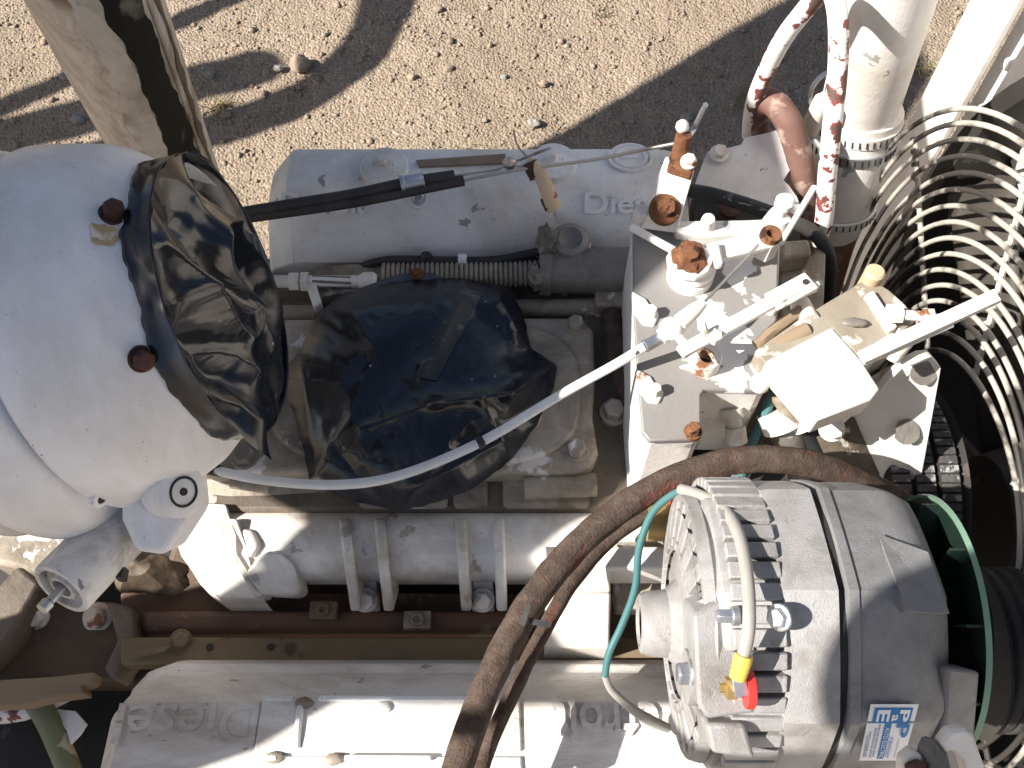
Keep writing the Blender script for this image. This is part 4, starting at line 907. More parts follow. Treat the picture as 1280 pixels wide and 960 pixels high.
# ---- long white push-pull cable
PC = thing('push_pull_cable', P(500, 590, 1.23), 'long white push pull cable bowed across the black intake cover', 'cable')
cp = [P(222, 573, 1.26), P(262, 586, 1.265), P(330, 600, 1.275), P(420, 606, 1.290), P(500, 594, 1.30), P(600, 553, 1.315), P(700, 494, 1.335), P(770, 455, 1.36), P(806, 433, 1.375)]
b = MB(); b.tube(cp, mm(6.0, cp[5]), 14, 12); SH = mk('sheath', b, M['cable_white'], PC)
b = MB(); sp = spline(cp, 60); k = 0; nr = len(sp)
for i in range(4, nr - 4, 2):
    if i > nr * 0.66: break
    t = (sp[i + 1] - sp[i - 1]).normalized(); b.lathe(sp[i] - t * 0.0006, t, [(0, mm(6.35, cp[5])), (0.0012, mm(6.35, cp[5]))], 12)
mk('sheath_ribs', b, M['cable_white'], SH)['kind'] = 'stuff'
for i, (aa, bb) in enumerate((((262, 586), (276, 589)), ((596, 555), (604, 551)), ((806, 433), (836, 416)))):
    z_ = (1.265, 1.315, 1.376)[i]; a_ = P(*aa, z_); c_ = P(*bb, z_); b = MB(); b.lathe(a_, c_ - a_, [(0, 0.0062), ((c_ - a_).length, 0.0062)], 14); mk('cable_band', b, M['rubber'] if i < 2 else M['zinc'], PC)
a_ = P(826, 421, 1.38); c_ = P(852, 405, 1.385); b = MB(); b.lathe(a_, c_ - a_, [(0, 0.0075), (0.006, 0.0085), ((c_ - a_).length, 0.008)], 16); b.blob(P(839, 411, 1.385), (0.012, 0.012, 0.010), 16, 10, 0.0); mk('ball_joint', b, M['white_bright'], PC)
b = MB(); b.tube([P(842, 414, 1.383), P(862, 437, 1.385)], 0.0045, 10, 1); mk('joint_pin', b, M['white_bright'], PC)
a_ = P(850, 403, 1.387); c_ = P(880, 378, 1.393); b = MB(); b.lathe(a_, c_ - a_, [(0, 0.0085), ((c_ - a_).length * 0.6, 0.0075), ((c_ - a_).length, 0.0045)], 16); mk('cable_end', b, M['white_bright'], PC)
b = MB(); b.tube([P(878, 380, 1.392), P(920, 336, 1.395), P(948, 306, 1.392)], 0.0015, 8, 4); mk('core_wire', b, M['wire_steel'], PC)

# ================================================================== UPRIGHT POST, SHEET, PIPES BEHIND THE GOVERNOR
PO = thing('mounting_post', P(830, 270, 1.2), 'white flat post with rusted bolts standing at the far right end of the valve cover', 'post')
pl = [P(803, 286, 1.345), P(836, 204, 1.40), P(868, 214, 1.40), P(846, 292, 1.345)]
b = MB(); b.prism(pl, V(0, 0.02, -0.012)); mk('post_plate', b, M['white_bright'], PO, bevel=0.0015)
b = MB(); b.prism([P(806, 290, 1.33), P(846, 292, 1.33), P(850, 262, 1.33), P(812, 262, 1.33)], 0.12); mk('post_foot', b, M['white'], PO, bevel=0.003)
p = P(831, 262, 1.366); b = MB(); b.lathe(p, V(0, -0.35, 0.93), [(-0.004, 0.0165), (0.004, 0.0165), (0.0055, 0.0145)], 28); b.lathe(p, V(0, -0.35, 0.93), [(0.004, 0.0105), (0.013, 0.0095)], 6); mk('post_bolt', b, M['rust'], PO)
a_ = P(848, 200, 1.40); c_ = P(855, 168, 1.43); b = MB(); b.lathe(a_, c_ - a_, [(0, 0.010), (0.01, 0.0085), ((c_ - a_).length, 0.0082)], 14); mk('top_stud', b, M['rust'], PO)
b = MB(); b.blob(P(853, 158, 1.435), (0.007, 0.007, 0.007), 12, 8, 0.1); mk('stud_tip', b, M['white_bright'], PO)
b = MB(); b.prism([P(*q, 1.408) for q in ((834, 206), (842, 190), (862, 194), (868, 206), (866, 216))], 0.014); mk('top_clamp', b, M['rust'], PO, bevel=0.003)
b = MB(); b.bolt(P(861, 202, 1.412), V(0, -0.2, 1), 0.0065, 0.008); mk('clamp_screw', b, M['rust_white'], PO)
b = MB(); b.tube([P(868, 160, 1.42), P(882, 131, 1.47)], 0.0028, 8, 1); b.tube([P(860, 172, 1.42), P(868, 160, 1.42)], 0.0028, 8, 1); mk('thin_rod', b, M['zinc'], PO)

SG = thing('sheet_guard', P(930, 220, 1.15), 'torn white sheet metal guard behind the governor', 'guard')
SP = [(868, 232), (876, 210), (884, 190), (900, 183), (906, 186), (926, 181), (932, 172), (960, 166), (976, 161), (982, 180), (990, 208), (985, 216), (979, 225), (986, 232), (996, 246), (1002, 262), (996, 276), (940, 258), (904, 244)]
b = MB(); b.prism([P(px, py, 1.245 - 0.0004 * (py - 160)) for px, py in SP], V(0, 0, -0.004)); mk('sheet', b, M['white_clean'], SG)
p = P(899, 192, 1.236); b = MB(); b.bolt(p, V(0, -0.2, 1), 0.009, 0.010); mk('sheet_bolt', b, M['rust_white'], SG)
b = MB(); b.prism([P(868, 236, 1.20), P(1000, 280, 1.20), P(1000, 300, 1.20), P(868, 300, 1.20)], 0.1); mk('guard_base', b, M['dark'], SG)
b = MB(); b.lathe(P(911, 264, 1.215), Z, [(0, 0.013), (0.006, 0.013), (0.008, 0.010)], 16); mk('rust_plug', b, M['rust_dark'], SG)

b = MB(); b.tube([P(862, 238, 1.26), P(890, 243, 1.28), P(940, 258, 1.29), P(985, 275, 1.285), P(1018, 292, 1.27), P(1036, 320, 1.25), P(1036, 356, 1.20), P(1030, 390, 1.15)], mm(9, P(940, 258, 1.28)), 16, 8)
o = mk('heater_hose', b, M['rubber']); tag(o, 'cracked black hose curving over the right of the governor', 'hose')
b = MB()
hp = spline([P(890, 243, 1.28), P(940, 258, 1.29), P(985, 275, 1.285)], 10)
for i in range(4, len(hp) - 1):
    q = hp[i] + V(0, -0.003, mm(9, hp[i]) * 0.92); b.tube([q + V(-0.003, 0.006 * random.uniform(-1, 1), 0.0002), q + V(0.004, -0.005 * random.uniform(0.2, 1), -0.0008)], 0.0007, 4, 1)
mk('crack_marks', b, M['grime_light'], o)['kind'] = 'stuff'

b = MB(); a_ = D(938, 205, 1.20)
lp = [D(938, 210, 1.32), D(938, 160, 1.28), D(946, 118, 1.22), D(975, 55, 1.14), D(1010, 8, 1.08), D(1030, -14, 1.05), D(1042, -6, 1.03), D(1048, 30, 1.03), D(1047, 90, 1.06), D(1040, 160, 1.09), D(1034, 220, 1.13), D(1030, 275, 1.17), D(1022, 300, 1.21)]
b.tube(lp, 0.0105, 20, 8); tag(mk('coolant_pipe', b, M['redchip'], smooth=60), 'looped pipe with white paint chipped to red beside the white air pipe', 'pipe')
b = MB(); b.tube([D(945, 190, 1.32), D(948, 140, 1.26), D(962, 127, 1.23), D(982, 146, 1.22), D(998, 190, 1.24), D(1006, 240, 1.27), D(1008, 285, 1.31), D(1000, 330, 1.36)], 0.0165, 22, 8)
tag(mk('bent_pipe', b, M['brownpipe'], smooth=60), 'flaking brown bent pipe beside the torn white sheet', 'pipe')

# white air pipe with sleeve and clamps
AP = thing('air_pipe', D(1045, 270, 1.35) - Z * 0.1, 'wide white air pipe with clamped sleeve at the upper right', 'air pipe')
pa = D(1040, 262, 1.42); pm = D(1073, 140, 1.30); pb = D(1118, -20, 1.10); dv = (pb - pm).normalized()
b = MB(); b.tube([pm - dv * 0.05, pm, pb, pb + dv * 0.15], 0.049, 40, 4); mk('pipe', b, M['white_bright'], AP, smooth=60)
dv2 = (pm - pa).normalized(); ls = (pm - pa).length
b = MB(); b.lathe(pa, dv2, [(-0.03, 0.045), (0, 0.052), (0.01, 0.053), (ls * 0.5, 0.054), (ls + 0.006, 0.056), (ls + 0.008, 0.052)], 44); mk('sleeve', b, M['white'], AP, smooth=60)
for s in (0.012, ls - 0.040, ls - 0.012):
    b = MB(); b.lathe(pa, dv2, [(s - 0.007, 0.0545), (s - 0.007, 0.0575), (s + 0.007, 0.0585), (s + 0.007, 0.0545)], 48, False, False); cl = mk('hose_clamp', b, M['zinc'] if s < ls - 0.015 and s > 0.02 else M['white'], AP)
    uu, vv_, nn_ = frame(dv2); b = MB()
    for k in range(40):
        a = k / 40 * 6.2832; q = pa + dv2 * s + (uu * math.cos(a) + vv_ * math.sin(a)) * 0.0583
        b.bar(q - dv2 * 0.0045 + (uu * -math.sin(a) + vv_ * math.cos(a)) * 0.001, q + dv2 * 0.0045, 0.0018, 0.0012, (uu * math.cos(a) + vv_ * math.sin(a)))
    mk('clamp_slots', b, M['dark'], cl)['kind'] = 'stuff'
b = MB(); q = D(1020, 140, 1.24); b.tube([q + V(0, 0, -0.03), q + V(0.004, 0, 0.02)], 0.012, 16, 2); b.lathe(q + V(0.004, 0, 0.018), Z, [(0, 0.009), (0.008, 0.008)], 8); mk('clamp_screw', b, M['rust_white'], AP)
b = MB(); b.tube([D(1042, 116, 1.235) + V(0.028 * math.cos(t), 0.01 * math.sin(t), 0.028 * math.sin(t)) for t in np.linspace(0, 6.2832, 30, endpoint=False)], 0.003, 8, 1, closed=True); mk('clamp_loop', b, M['zinc'], AP)
b = MB(); b.tube([pa - dv2 * 0.02, pa - dv2 * 0.25], 0.044, 30, 2); mk('lower_stub', b, M['brownpipe'], AP)

# ================================================================== RADIATOR HOUSING, FAN, GUARD
GC = V(0.50, 0.42, 1.07)                     # centre of the guard
RH = thing('radiator_housing', (0.8, 0.4, 0.3), 'white radiator frame with dark core at the right edge', 'radiator')
def boxx(name, x0, x1, y0, y1, z0, z1, mat, bev=0.004):
    b = MB(); b.box(((x0 + x1) / 2, (y0 + y1) / 2, (z0 + z1) / 2), (x1 - x0, y1 - y0, z1 - z0)); return mk(name, b, mat, RH, bevel=bev)
boxx('corner_post', 0.660, 0.672, 1.058, 1.170, 0.30, 2.05, M['white_bright'], 0.003)
boxx('side_panel', 0.680, 0.692, 0.60, 1.028, 1.13, 2.05, M['white_bright'], 0.003)
boxx('channel_back', 0.700, 0.712, 1.00, 1.10, 0.30, 2.0, M['white'], 0.002)
boxx('side_panel', 0.680, 0.692, -0.60, -0.06, 0.50, 2.05, M['white_bright'], 0.003)  # unseen panel added to bounce sunlight back on the engine
boxx('radiator_core', 0.86, 0.95, -0.30, 1.05, 0.35, 1.95, M['dark'], 0)
boxx('core_frame', 0.80, 0.86, 0.86, 0.97, 0.35, 1.95, M['gully'], 0.004)
for k in range(9):
    boxx('core_strip', 0.850, 0.858, -0.25 + k * 0.125, -0.235 + k * 0.125, 0.4, 1.9, M['dark'], 0)
for (y, z) in ((1.043, 1.36), (1.043, 1.27), (1.043, 1.18), (1.043, 1.09)):
    b = MB(); b.lathe((0.702, y, z), -X, [(0, 0.011), (0.012, 0.011), (0.018, 0.009)], 10); mk('panel_nut', b, M['white'], RH)
b = MB(); b.lathe(GC, X, [(0.11, 0.50), (0.16, 0.495), (0.30, 0.50), (0.30, 0.54), (0.10, 0.52), (0.11, 0.50)], 96, False, False); mk('fan_shroud', b, M['dark'], RH)
b = MB(); b.bar(V(0.60, 0.80, 1.38), V(0.64, 0.70, 1.46), 0.05, 0.006); mk('bent_bracket', b, M['redchip'], RH, bevel=0.001)

FG = thing('fan_guard', GC - Z * 0.48, 'round fan guard of concentric wire rings at the right edge', 'fan guard')
rad = [0.200, 0.222, 0.240, 0.258, 0.276, 0.294, 0.312, 0.330, 0.348, 0.366, 0.384, 0.402, 0.420, 0.438, 0.455, 0.470]
for k, r in enumerate(rad):
    c = GC + V(0.0 if k < 12 else -0.004 * (k - 11), 0, 0)
    b = MB(); b.tube([c + V(0.006 * noise.noise(V(k * 3.1, t * 0.8, 0)), r * math.cos(t), r * math.sin(t)) for t in np.linspace(0, 6.2832, 110, endpoint=False)], 0.0031, 8, 1, closed=True); mk('guard_ring', b, M['guard'], FG, smooth=80)
for k in range(0):
    c = GC + V(0.10, 0, 0); b = MB(); b.tube([c + V(0, 0.476 * math.cos(t), 0.476 * math.sin(t)) for t in np.linspace(0, 6.2832, 110, endpoint=False)], 0.0024, 8, 1, closed=True); mk('rim_ring', b, M['guard'], FG, smooth=80)
for a in (100, 58, 20, -20, -62, -100, -140, 140, 180):
    t = math.radians(a); d_ = V(0, math.cos(t), math.sin(t))
    b = MB(); b.tube([GC + V(0.006, 0, 0) + d_ * 0.195, GC + V(0.006, 0, 0) + d_ * 0.40, GC + V(0.006, 0, 0) + d_ * 0.472], 0.0034, 8, 3); mk('guard_spoke', b, M['guard'], FG)

b = MB()
for a in (100, 58, 20, -20, -62, -100, -140, 140, 180):
    t = math.radians(a + random.uniform(-0.3, 0.3)); d_ = V(0, math.cos(t), math.sin(t))
    for r in rad: b.blob(GC + d_ * r + V(0.003, 0, 0), (0.0048, 0.0044, 0.0044), 6, 4, 0.3)
mk('weld_beads', b, M['guard'], FG)['kind'] = 'stuff'
FN = thing('cooling_fan', GC + V(0.09, 0, -0.4), 'dark bladed cooling fan behind the wire guard', 'fan')
b = MB(); b.lathe(GC + V(0.06, 0, 0), X, [(0, 0.075), (0.03, 0.085), (0.06, 0.08)], 36); mk('hub', b, M['dark'], FN)
blade_m = worn('grey_fan_blade', (0.034, 0.031, 0.027), chip=(0.05, 0.045, 0.04), chip_at=0.6, chip_w=0.05, dirt=(0.06, 0.05, 0.04), dirt_amt=0.6, rough=0.6)
for k in range(6):
    t = math.radians(78 + 60 * k); d_ = V(0, math.cos(t), math.sin(t)); tt = V(0, -math.sin(t), math.cos(t))
    def bl(i, j, d_=d_, tt=tt):
        w = (i - 0.5) * (0.06 + 0.03 * j); return GC + V(0.09, 0, 0) + d_ * (0.06 + 0.36 * j) + tt * w + X * (w * 0.75 + 0.012 * math.cos(i * 3.1))
    b = MB(); b.grid(bl, 8, 10); mk('blade', b, blade_m, FN, solid=0.003)

PU = thing('fan_pulley', V(0.44, 0.42, 0.92), 'ribbed grey fan drive pulley behind the white plate', 'pulley')
prof = [(0, 0.10), (0.004, 0.128)]
for k in range(3): prof += [(0.006 + k * 0.026, 0.134), (0.026 + k * 0.026, 0.134), (0.028 + k * 0.026, 0.128), (0.031 + k * 0.026, 0.128)]
prof += [(0.088, 0.137), (0.094, 0.12)]
b = MB(); b.lathe((0.395, 0.44, 1.085), X, prof, 72); mk('drum', b, M['dark'], PU, smooth=40)
for k in range(3):
    for j in range(72):
        pass
belt_b = [MB() for _ in range(3)]
for k in range(3):
    for j in range(84):
        a = j / 84 * 6.2832; c = V(0.395 + 0.016 + k * 0.026, 0.44 + 0.1345 * math.cos(a), 1.085 + 0.1345 * math.sin(a))
        belt_b[k].bar(c - X * 0.0095, c + X * 0.0095, 0.0078, 0.004, V(0, math.cos(a), math.sin(a)))
    mk('belt', belt_b[k], M['belt'], PU, smooth=0, bevel=0)
b = MB(); b.lathe((0.37, 0.44, 1.085), X, [(0, 0.05), (0.025, 0.06), (0.03, 0.1)], 40); mk('pulley_hub', b, M['gully'], PU)
P2 = thing('idler_pulley', V(0.46, 0.24, 1.0), 'dark grooved pulley below the alternator fan at the right edge', 'pulley')
prof = [(0, 0.05)]
for k in range(5): prof += [(0.004 + k * 0.014, 0.080), (0.011 + k * 0.014, 0.080), (0.012 + k * 0.014, 0.075), (0.014 + k * 0.014, 0.075)]
b = MB(); b.lathe((0.445, 0.235, 1.20), X, prof + [(0.08, 0.05)], 56); mk('drum', b, M['rubber'], P2, smooth=30)
b = MB(); b.lathe((0.43, 0.235, 1.20), X, [(0, 0.03), (0.02, 0.083), (0.022, 0.085), (0.026, 0.083)], 48); mk('rim', b, M['dark'], P2)

# ================================================================== CONTROL BOX ON ITS PLATE
PB = thing('control_box', P(1040, 450, 1.22), 'small white and tan control box tilted beside the fan guard', 'control box')
b = MB(); b.prism([P(*q) for q in ((956, 452, 1.372), (1040, 409, 1.3765), (1076, 449, 1.3765), (1100, 486, 1.372), (1088, 500, 1.370), (1020, 526, 1.368))], 0.028); mk('box_front', b, M['white_bright'], PB, bevel=0.002)
b = MB(); b.prism([P(*q) for q in ((944, 438, 1.368), (1000, 398, 1.374), (1086, 346, 1.376), (1112, 362, 1.376), (1132, 380, 1.376), (1146, 398, 1.374), (1118, 430, 1.375), (1078, 451, 1.375), (1040, 411, 1.375), (956, 454, 1.369))], 0.05); mk('box_back', b, M['box_side'], PB, bevel=0.002)  # same box top, darkened in colour where the shade falls
b = MB(); b.prism([P(*q, 1.382) for q in ((1082, 368), (1092, 363), (1122, 408), (1112, 414))], 0.008); mk('box_strap', b, M['white_bright'], PB, bevel=0.001)  # raised white strip across the tan half
b = MB(); b.prism([P(*q, 1.384) for q in ((1094, 428), (1116, 414), (1122, 420), (1100, 434))], 0.010); mk('box_lug', b, M['white_bright'], PB, bevel=0.002)
b = MB(); b.lathe(P(1083, 360, 1.36), Z, [(0, 0.010), (0.028, 0.010), (0.030, 0.008)], 16); mk('box_pin', b, M['beige'], PB)
b = MB(); a_ = P(1118, 392, 1.39); c_ = P(1160, 396, 1.395); b.tube([a_, c_], 0.005, 12, 1); b.lathe(a_, X, [(-0.006, 0.010), (0.006, 0.010)], 6); b.lathe(c_, X, [(-0.004, 0.0085), (0.004, 0.0085)], 6); mk('box_screw', b, M['rust_white'], PB)
b = MB(); b.tube([P(945, 432, 1.365), P(968, 412, 1.37), P(1002, 388, 1.37)], 0.006, 10, 4, wob=0.3); b.tube([P(958, 440, 1.36), P(1010, 412, 1.37)], 0.008, 12, 2); mk('wood_wedge', b, M['plank'], PB)
b = MB(); b.tube([P(1000, 380, 1.365), P(1012, 402, 1.37)], 0.010, 14, 1); mk('side_stub', b, M['rust_white'], PB)
b = MB(); b.blob(P(1068, 403, 1.381), (0.012, 0.005, 0.002), 12, 6, 0.4); mk('worn_patch', b, M['steel_dirty'], PB)

PT = thing('bracket_plate', P(1100, 560, 1.1), 'chipped white bracket plate in front of the fan guard', 'bracket')
plate = [(1098, 492, 1.335), (1126, 458, 1.345), (1150, 446, 1.35), (1164, 445, 1.35), (1177, 460, 1.348), (1150, 612, 1.20), (1060, 606, 1.19), (1018, 560, 1.21), (1012, 528, 1.27)]
b = MB(); b.prism([P(*q) for q in plate], V(0, 0.012, -0.007)); mk('plate', b, M['white_bright'], PT, bevel=0.002)
for (px, py, z) in ((1134, 540, 1.268), (1155, 465, 1.335)):
    b = MB(); p_ = P(px, py, z + 0.004); b.add([p_ + V(0.013 * math.cos(t) * (1 + 0.35 * noise.noise(V(t * 3, px, 0))), 0.011 * math.sin(t), 0.008 * math.sin(t)) for t in np.linspace(0, 6.28, 14, endpoint=False)], [tuple(range(14))]); mk('paint_chip', b, M['steel_dirty'], PT, solid=0.0006, smooth=0)
b = MB(); b.bolt(P(1040, 536, 1.29), V(0, -0.5, 0.85), 0.010, 0.010); mk('plate_bolt', b, M['white_bright'], PT)
b = MB(); a_ = P(1112, 445, 1.35); b.tube([a_, a_ + V(0.012, 0.012, 0.025)], 0.011, 16, 1); mk('plate_stud', b, M['rust_white'], PT)

b = MB(); b.bar(P(1076, 448, 1.415), P(1246, 370, 1.445), 0.0125, 0.008)
b.bar(P(1080, 452, 1.408), P(1190, 404, 1.428), 0.008, 0.004)
tag(mk('flat_bar', b, M['white_bright'], bevel=0.001), 'straight white flat bar reaching from the control box over the fan guard', 'bar')

# fittings and hoses in the dark corner below the control box
FT = thing('hose_fitting', P(985, 545, 1.12), 'dirty pipe fitting and dark hoses under the control box', 'fitting')
b = MB(); a_ = P(974, 492, 1.31); c_ = P(994, 524, 1.28); b.lathe(a_, c_ - a_, [(0, 0.008), (0.005, 0.010), ((c_ - a_).length, 0.010)], 16); mk('stub', b, M['grime_light'], FT)
b = MB(); b.lathe(P(1000, 520, 1.28), V(0.3, -0.6, -0.3), [(0, 0.014), (0.016, 0.012)], 7); mk('nut', b, M['rust_white'], FT, smooth=0)
b = MB(); b.tube([P(972, 516, 1.27), P(984, 540, 1.25), P(1000, 575, 1.2), P(1012, 620, 1.14)], 0.019, 18, 6); mk('hose', b, M['steel_dirty'], FT)
b = MB(); b.lathe(P(972, 518, 1.275), V(0.3, -0.55, -0.4), [(-0.004, 0.021), (0.016, 0.021)], 20); mk('collar', b, M['white_bright'], FT)
b = MB(); b.tube([P(1000, 530, 1.26), P(1030, 580, 1.2), P(1060, 620, 1.15)], 0.014, 16, 6); mk('hose', b, M['rubber'], FT)
b = MB(); b.tube([P(1030, 520, 1.25), P(1060, 570, 1.2), P(1090, 610, 1.16)], 0.030, 20, 6); mk('hose', b, M['grime'], FT)
b = MB(); b.tube([P(972, 480, 1.30), P(955, 520, 1.27), P(938, 560, 1.24), P(925, 600, 1.20)], 0.0052, 10, 8); tag(mk('teal_wire', b, M['teal']), 'teal wire dropping into the dark gap under the governor', 'wire')
b = MB(); b.tube([P(982, 480, 1.29), P(962, 520, 1.26), P(945, 560, 1.23), P(932, 600, 1.20)], 0.0045, 10, 8); tag(mk('black_wire', b, M['rubber']), 'black wire beside the teal wire under the governor', 'wire')
b = MB(); b.tube([P(764, 392, 1.215), P(768, 430, 1.222), P(778, 470, 1.222), P(794, 512, 1.215)], 0.0115, 16, 8, wob=0.15); tag(mk('wrapped_hose', b, M['hose'], smooth=60), 'dark red mottled hose tucked along the governor side', 'hose')

# ================================================================== BIG HOSES
b = MB(); hp = [P(560, 1000, 1.315), P(585, 920, 1.315), P(612, 850, 1.315), P(650, 775, 1.315), P(700, 705, 1.315), P(760, 648, 1.315), P(830, 604, 1.32), P(900, 580, 1.325), P(960, 574, 1.325), P(1030, 584, 1.31), P(1100, 614, 1.27), P(1180, 660, 1.2)]
b.tube(hp, mm(18.0, hp[4]), 26, 12, wob=0.10); BH = mk('coolant_hose', b, M['hose'], smooth=60); tag(BH, 'thick cracked brown hose arching across the lower right', 'hose')
b = MB(); a_ = P(661, 760, 1.333); b.prism([P(648, 780, 1.338), P(660, 752, 1.338), P(664, 756, 1.345), P(656, 782, 1.342)], 0.002); b.prism([P(660, 772, 1.337), P(690, 778, 1.337), P(688, 784, 1.337), P(662, 780, 1.337)], 0.002); mk('torn_wrap', b, M['rubber'], BH)
b = MB(); h2 = [P(590, 1000, 1.27), P(610, 935, 1.27), P(636, 876, 1.27), P(664, 818, 1.265), P(690, 770, 1.26), P(720, 722, 1.25), P(770, 668, 1.24), P(840, 625, 1.24)]
b.tube(h2, mm(10, h2[3]), 22, 10, wob=0.10); tag(mk('thin_hose', b, M['hose'], smooth=60), 'thinner brown hose running in the shade beneath the thick hose', 'hose')

# ================================================================== ALTERNATOR
AY, AZ = 0.2016, 1.426
ARAD = 0.113
def ahit(px, py, R):
    d = ray(px, py); oy, oz = -AY, CAM_H - AZ
    A_ = d.y ** 2 + d.z ** 2; B_ = 2 * (oy * d.y + oz * d.z); C_ = oy ** 2 + oz ** 2 - R * R
    q = B_ * B_ - 4 * A_ * C_
    t = (-B_ - math.sqrt(max(q, 0))) / (2 * A_); return CAMP + d * t
def anorm(p): return V(0, p.y - AY, p.z - AZ).normalized()
AL = thing('alternator', (0.22, AY, AZ - ARAD), 'large grey cast alternator with blue sticker at the lower right', 'alternator')
O_ = V(0, AY, AZ)
_pv = ahit(1000, 738, ARAD); _av = math.atan2(_pv.z - AZ, _pv.y - AY)
def fl(q, a):
    t = ((a - _av) % (math.pi / 4)) - math.pi / 8
    return 0.25 * 1.0 + 0.75 * (math.cos(math.pi / 8) / math.cos(t) * 1.022)
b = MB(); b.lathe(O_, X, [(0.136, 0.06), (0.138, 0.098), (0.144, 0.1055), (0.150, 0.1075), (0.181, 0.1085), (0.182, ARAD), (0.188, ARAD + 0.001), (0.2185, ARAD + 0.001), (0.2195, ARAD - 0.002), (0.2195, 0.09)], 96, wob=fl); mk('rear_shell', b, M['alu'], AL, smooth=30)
b = MB(); b.lathe(O_, X, [(0.216, 0.1075), (0.228, 0.1075)], 72, False, False); mk('stator_gap', b, M['dark'], AL)
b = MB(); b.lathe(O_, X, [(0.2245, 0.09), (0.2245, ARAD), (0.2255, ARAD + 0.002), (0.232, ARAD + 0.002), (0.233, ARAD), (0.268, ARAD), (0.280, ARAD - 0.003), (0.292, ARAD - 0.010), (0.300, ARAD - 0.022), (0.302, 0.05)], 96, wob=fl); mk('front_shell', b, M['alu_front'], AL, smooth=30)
# raised flat on front shell
b = MB()
ps = [ahit(1100, 600, ARAD), ahit(1105, 672, ARAD), ahit(1130, 770, ARAD), ahit(1192, 772, ARAD - 0.012), ahit(1172, 690, ARAD - 0.010)]
b = MB(); c1 = ahit(1098, 668, ARAD); c2 = ahit(1128, 765, ARAD); c3 = ahit(1180, 768, ARAD - 0.006)
b.add([c1 + anorm(c1) * 0.0004, c2 + anorm(c2) * 0.010, c3 + anorm(c3) * 0.009, c2 - anorm(c2) * 0.004, c3 - anorm(c3) * 0.004, ahit(1160, 690, ARAD - 0.004)], [(0, 1, 2, 5), (1, 3, 4, 2), (0, 3, 1), (5, 2, 4)]); mk('cast_wedge', b, M['alu_front'], AL, smooth=0)
b = MB(); q = [ahit(x_, y_, ARAD) for x_, y_ in ((1085, 815), (1140, 822), (1200, 826))]
q2 = [ahit(1230, 960, ARAD - 0.01), ahit(1205, 960, ARAD - 0.004)]
# drive-end mounting ear: sloping rib on the near side
b = MB(); b.prism([ahit(1180, 832, ARAD - 0.006) + anorm(ahit(1180, 832, ARAD)) * 0.004, ahit(1206, 826, ARAD - 0.02) + V(0.004, -0.01, 0.012), V(0.322, AY - 0.10, AZ + 0.035), V(0.332, AY - 0.14, AZ - 0.02), V(0.305, AY - 0.14, AZ - 0.02), V(0.298, AY - 0.10, AZ + 0.040)], V(-0.004, 0.012, -0.03)); mk('mount_ear', b, M['alu_front'], AL, bevel=0.003)
# cooling fins round the rear shell
for k in range(46):
    a = k / 46 * 6.2832; d_ = V(0, math.cos(a), math.sin(a))
    if d_.z < -0.35: continue
    b = MB(); c0 = O_ + d_ * 0.1085
    b.bar(c0 + X * 0.147, c0 + X * 0.183, 0.0118, 0.0085, d_); mk('fin', b, M['alu'], AL, bevel=0.0012)
# slotted rear plate
b = MB(); b.lathe(O_, X, [(0.132, 0.088), (0.131, 0.099), (0.139, 0.1015), (0.145, 0.098)], 72, False, False); b.lathe(O_, X, [(0.127, 0.056), (0.125, 0.066), (0.135, 0.068)], 60, False, False)
mk('rear_ring', b, M['alu'], AL)
b = MB(); b.lathe(O_, X, [(0.139, 0.02), (0.140, 0.095)], 60); mk('slot_back', b, M['dark'], AL)
for k in range(22):
    a = k / 22 * 6.2832; d_ = V(0, math.cos(a), math.sin(a)); b = MB()
    b.bar(O_ + X * 0.128 + d_ * 0.058, O_ + X * 0.1345 + d_ * 0.094, 0.0125, 0.008, X); mk('slot_bar', b, M['alu'], AL, bevel=0.001)
b = MB(); b.lathe(O_, X, [(0.134, 0.020), (0.132, 0.062)], 48, False, False); b.lathe(O_, X, [(0.130, 0.084), (0.129, 0.088)], 48, False, False)
b.lathe(O_, X, [(0.102, 0.0150), (0.098, 0.0175), (0.099, 0.0225), (0.104, 0.0245), (0.119, 0.026), (0.127, 0.034), (0.130, 0.058)], 48, False, False); mk('bearing_boss', b, M['alu'], AL)
b = MB(); b.lathe(O_, X, [(0.1005, 0.002), (0.1005, 0.0152)], 30); mk('bearing_cap', b, M['rust'], AL)
# terminal block on the near side of the rear
def adep(px, py, dd): return D(px, py, dd)
b = MB(); b.prism([D(868, 770, 0.672), D(906, 740, 0.690), D(930, 742, 0.690), D(944, 790, 0.672), D(944, 892, 0.668), D(884, 900, 0.668), D(872, 880, 0.668)], cF * 0.05); mk('terminal_block', b, M['alu'], AL, bevel=0.003)
b = MB(); b.prism([D(882, 905, 0.664), D(932, 905, 0.664), D(945, 950, 0.664), D(890, 942, 0.664)], cF * 0.05); mk('brush_cover', b, M['alu'], AL, bevel=0.003)
b = MB(); b.lathe(D(864, 846, 0.70), X, [(-0.004, 0.019), (0.03, 0.021)], 32); mk('case_lug', b, M['alu'], AL)
def xbolt(px, py, dd, r, h, mat, ax=-X):
    b = MB(); b.bolt(D(px, py, dd), ax, r, h, a0=0.2); return mk('case_bolt', b, mat, AL, bevel=0.0006)
xbolt(864, 842, 0.69, 0.0082, 0.010, M['zinc']); xbolt(974, 772, 0.660, 0.0072, 0.006, M['zinc'], V(-0.75, -0.3, 0.6)); xbolt(918, 770, 0.665, 0.005, 0.012, M['zinc']); xbolt(917, 606, 0.78, 0.006, 0.010, M['zinc'])
b = MB(); a_ = D(926, 860, 0.66); b.tube([a_, a_ - X * 0.014], 0.0032, 10, 1); b.lathe(a_ - X * 0.007, X, [(-0.003, 0.0075), (0.004, 0.0075)], 6); mk('output_stud', b, M['brass'], AL)
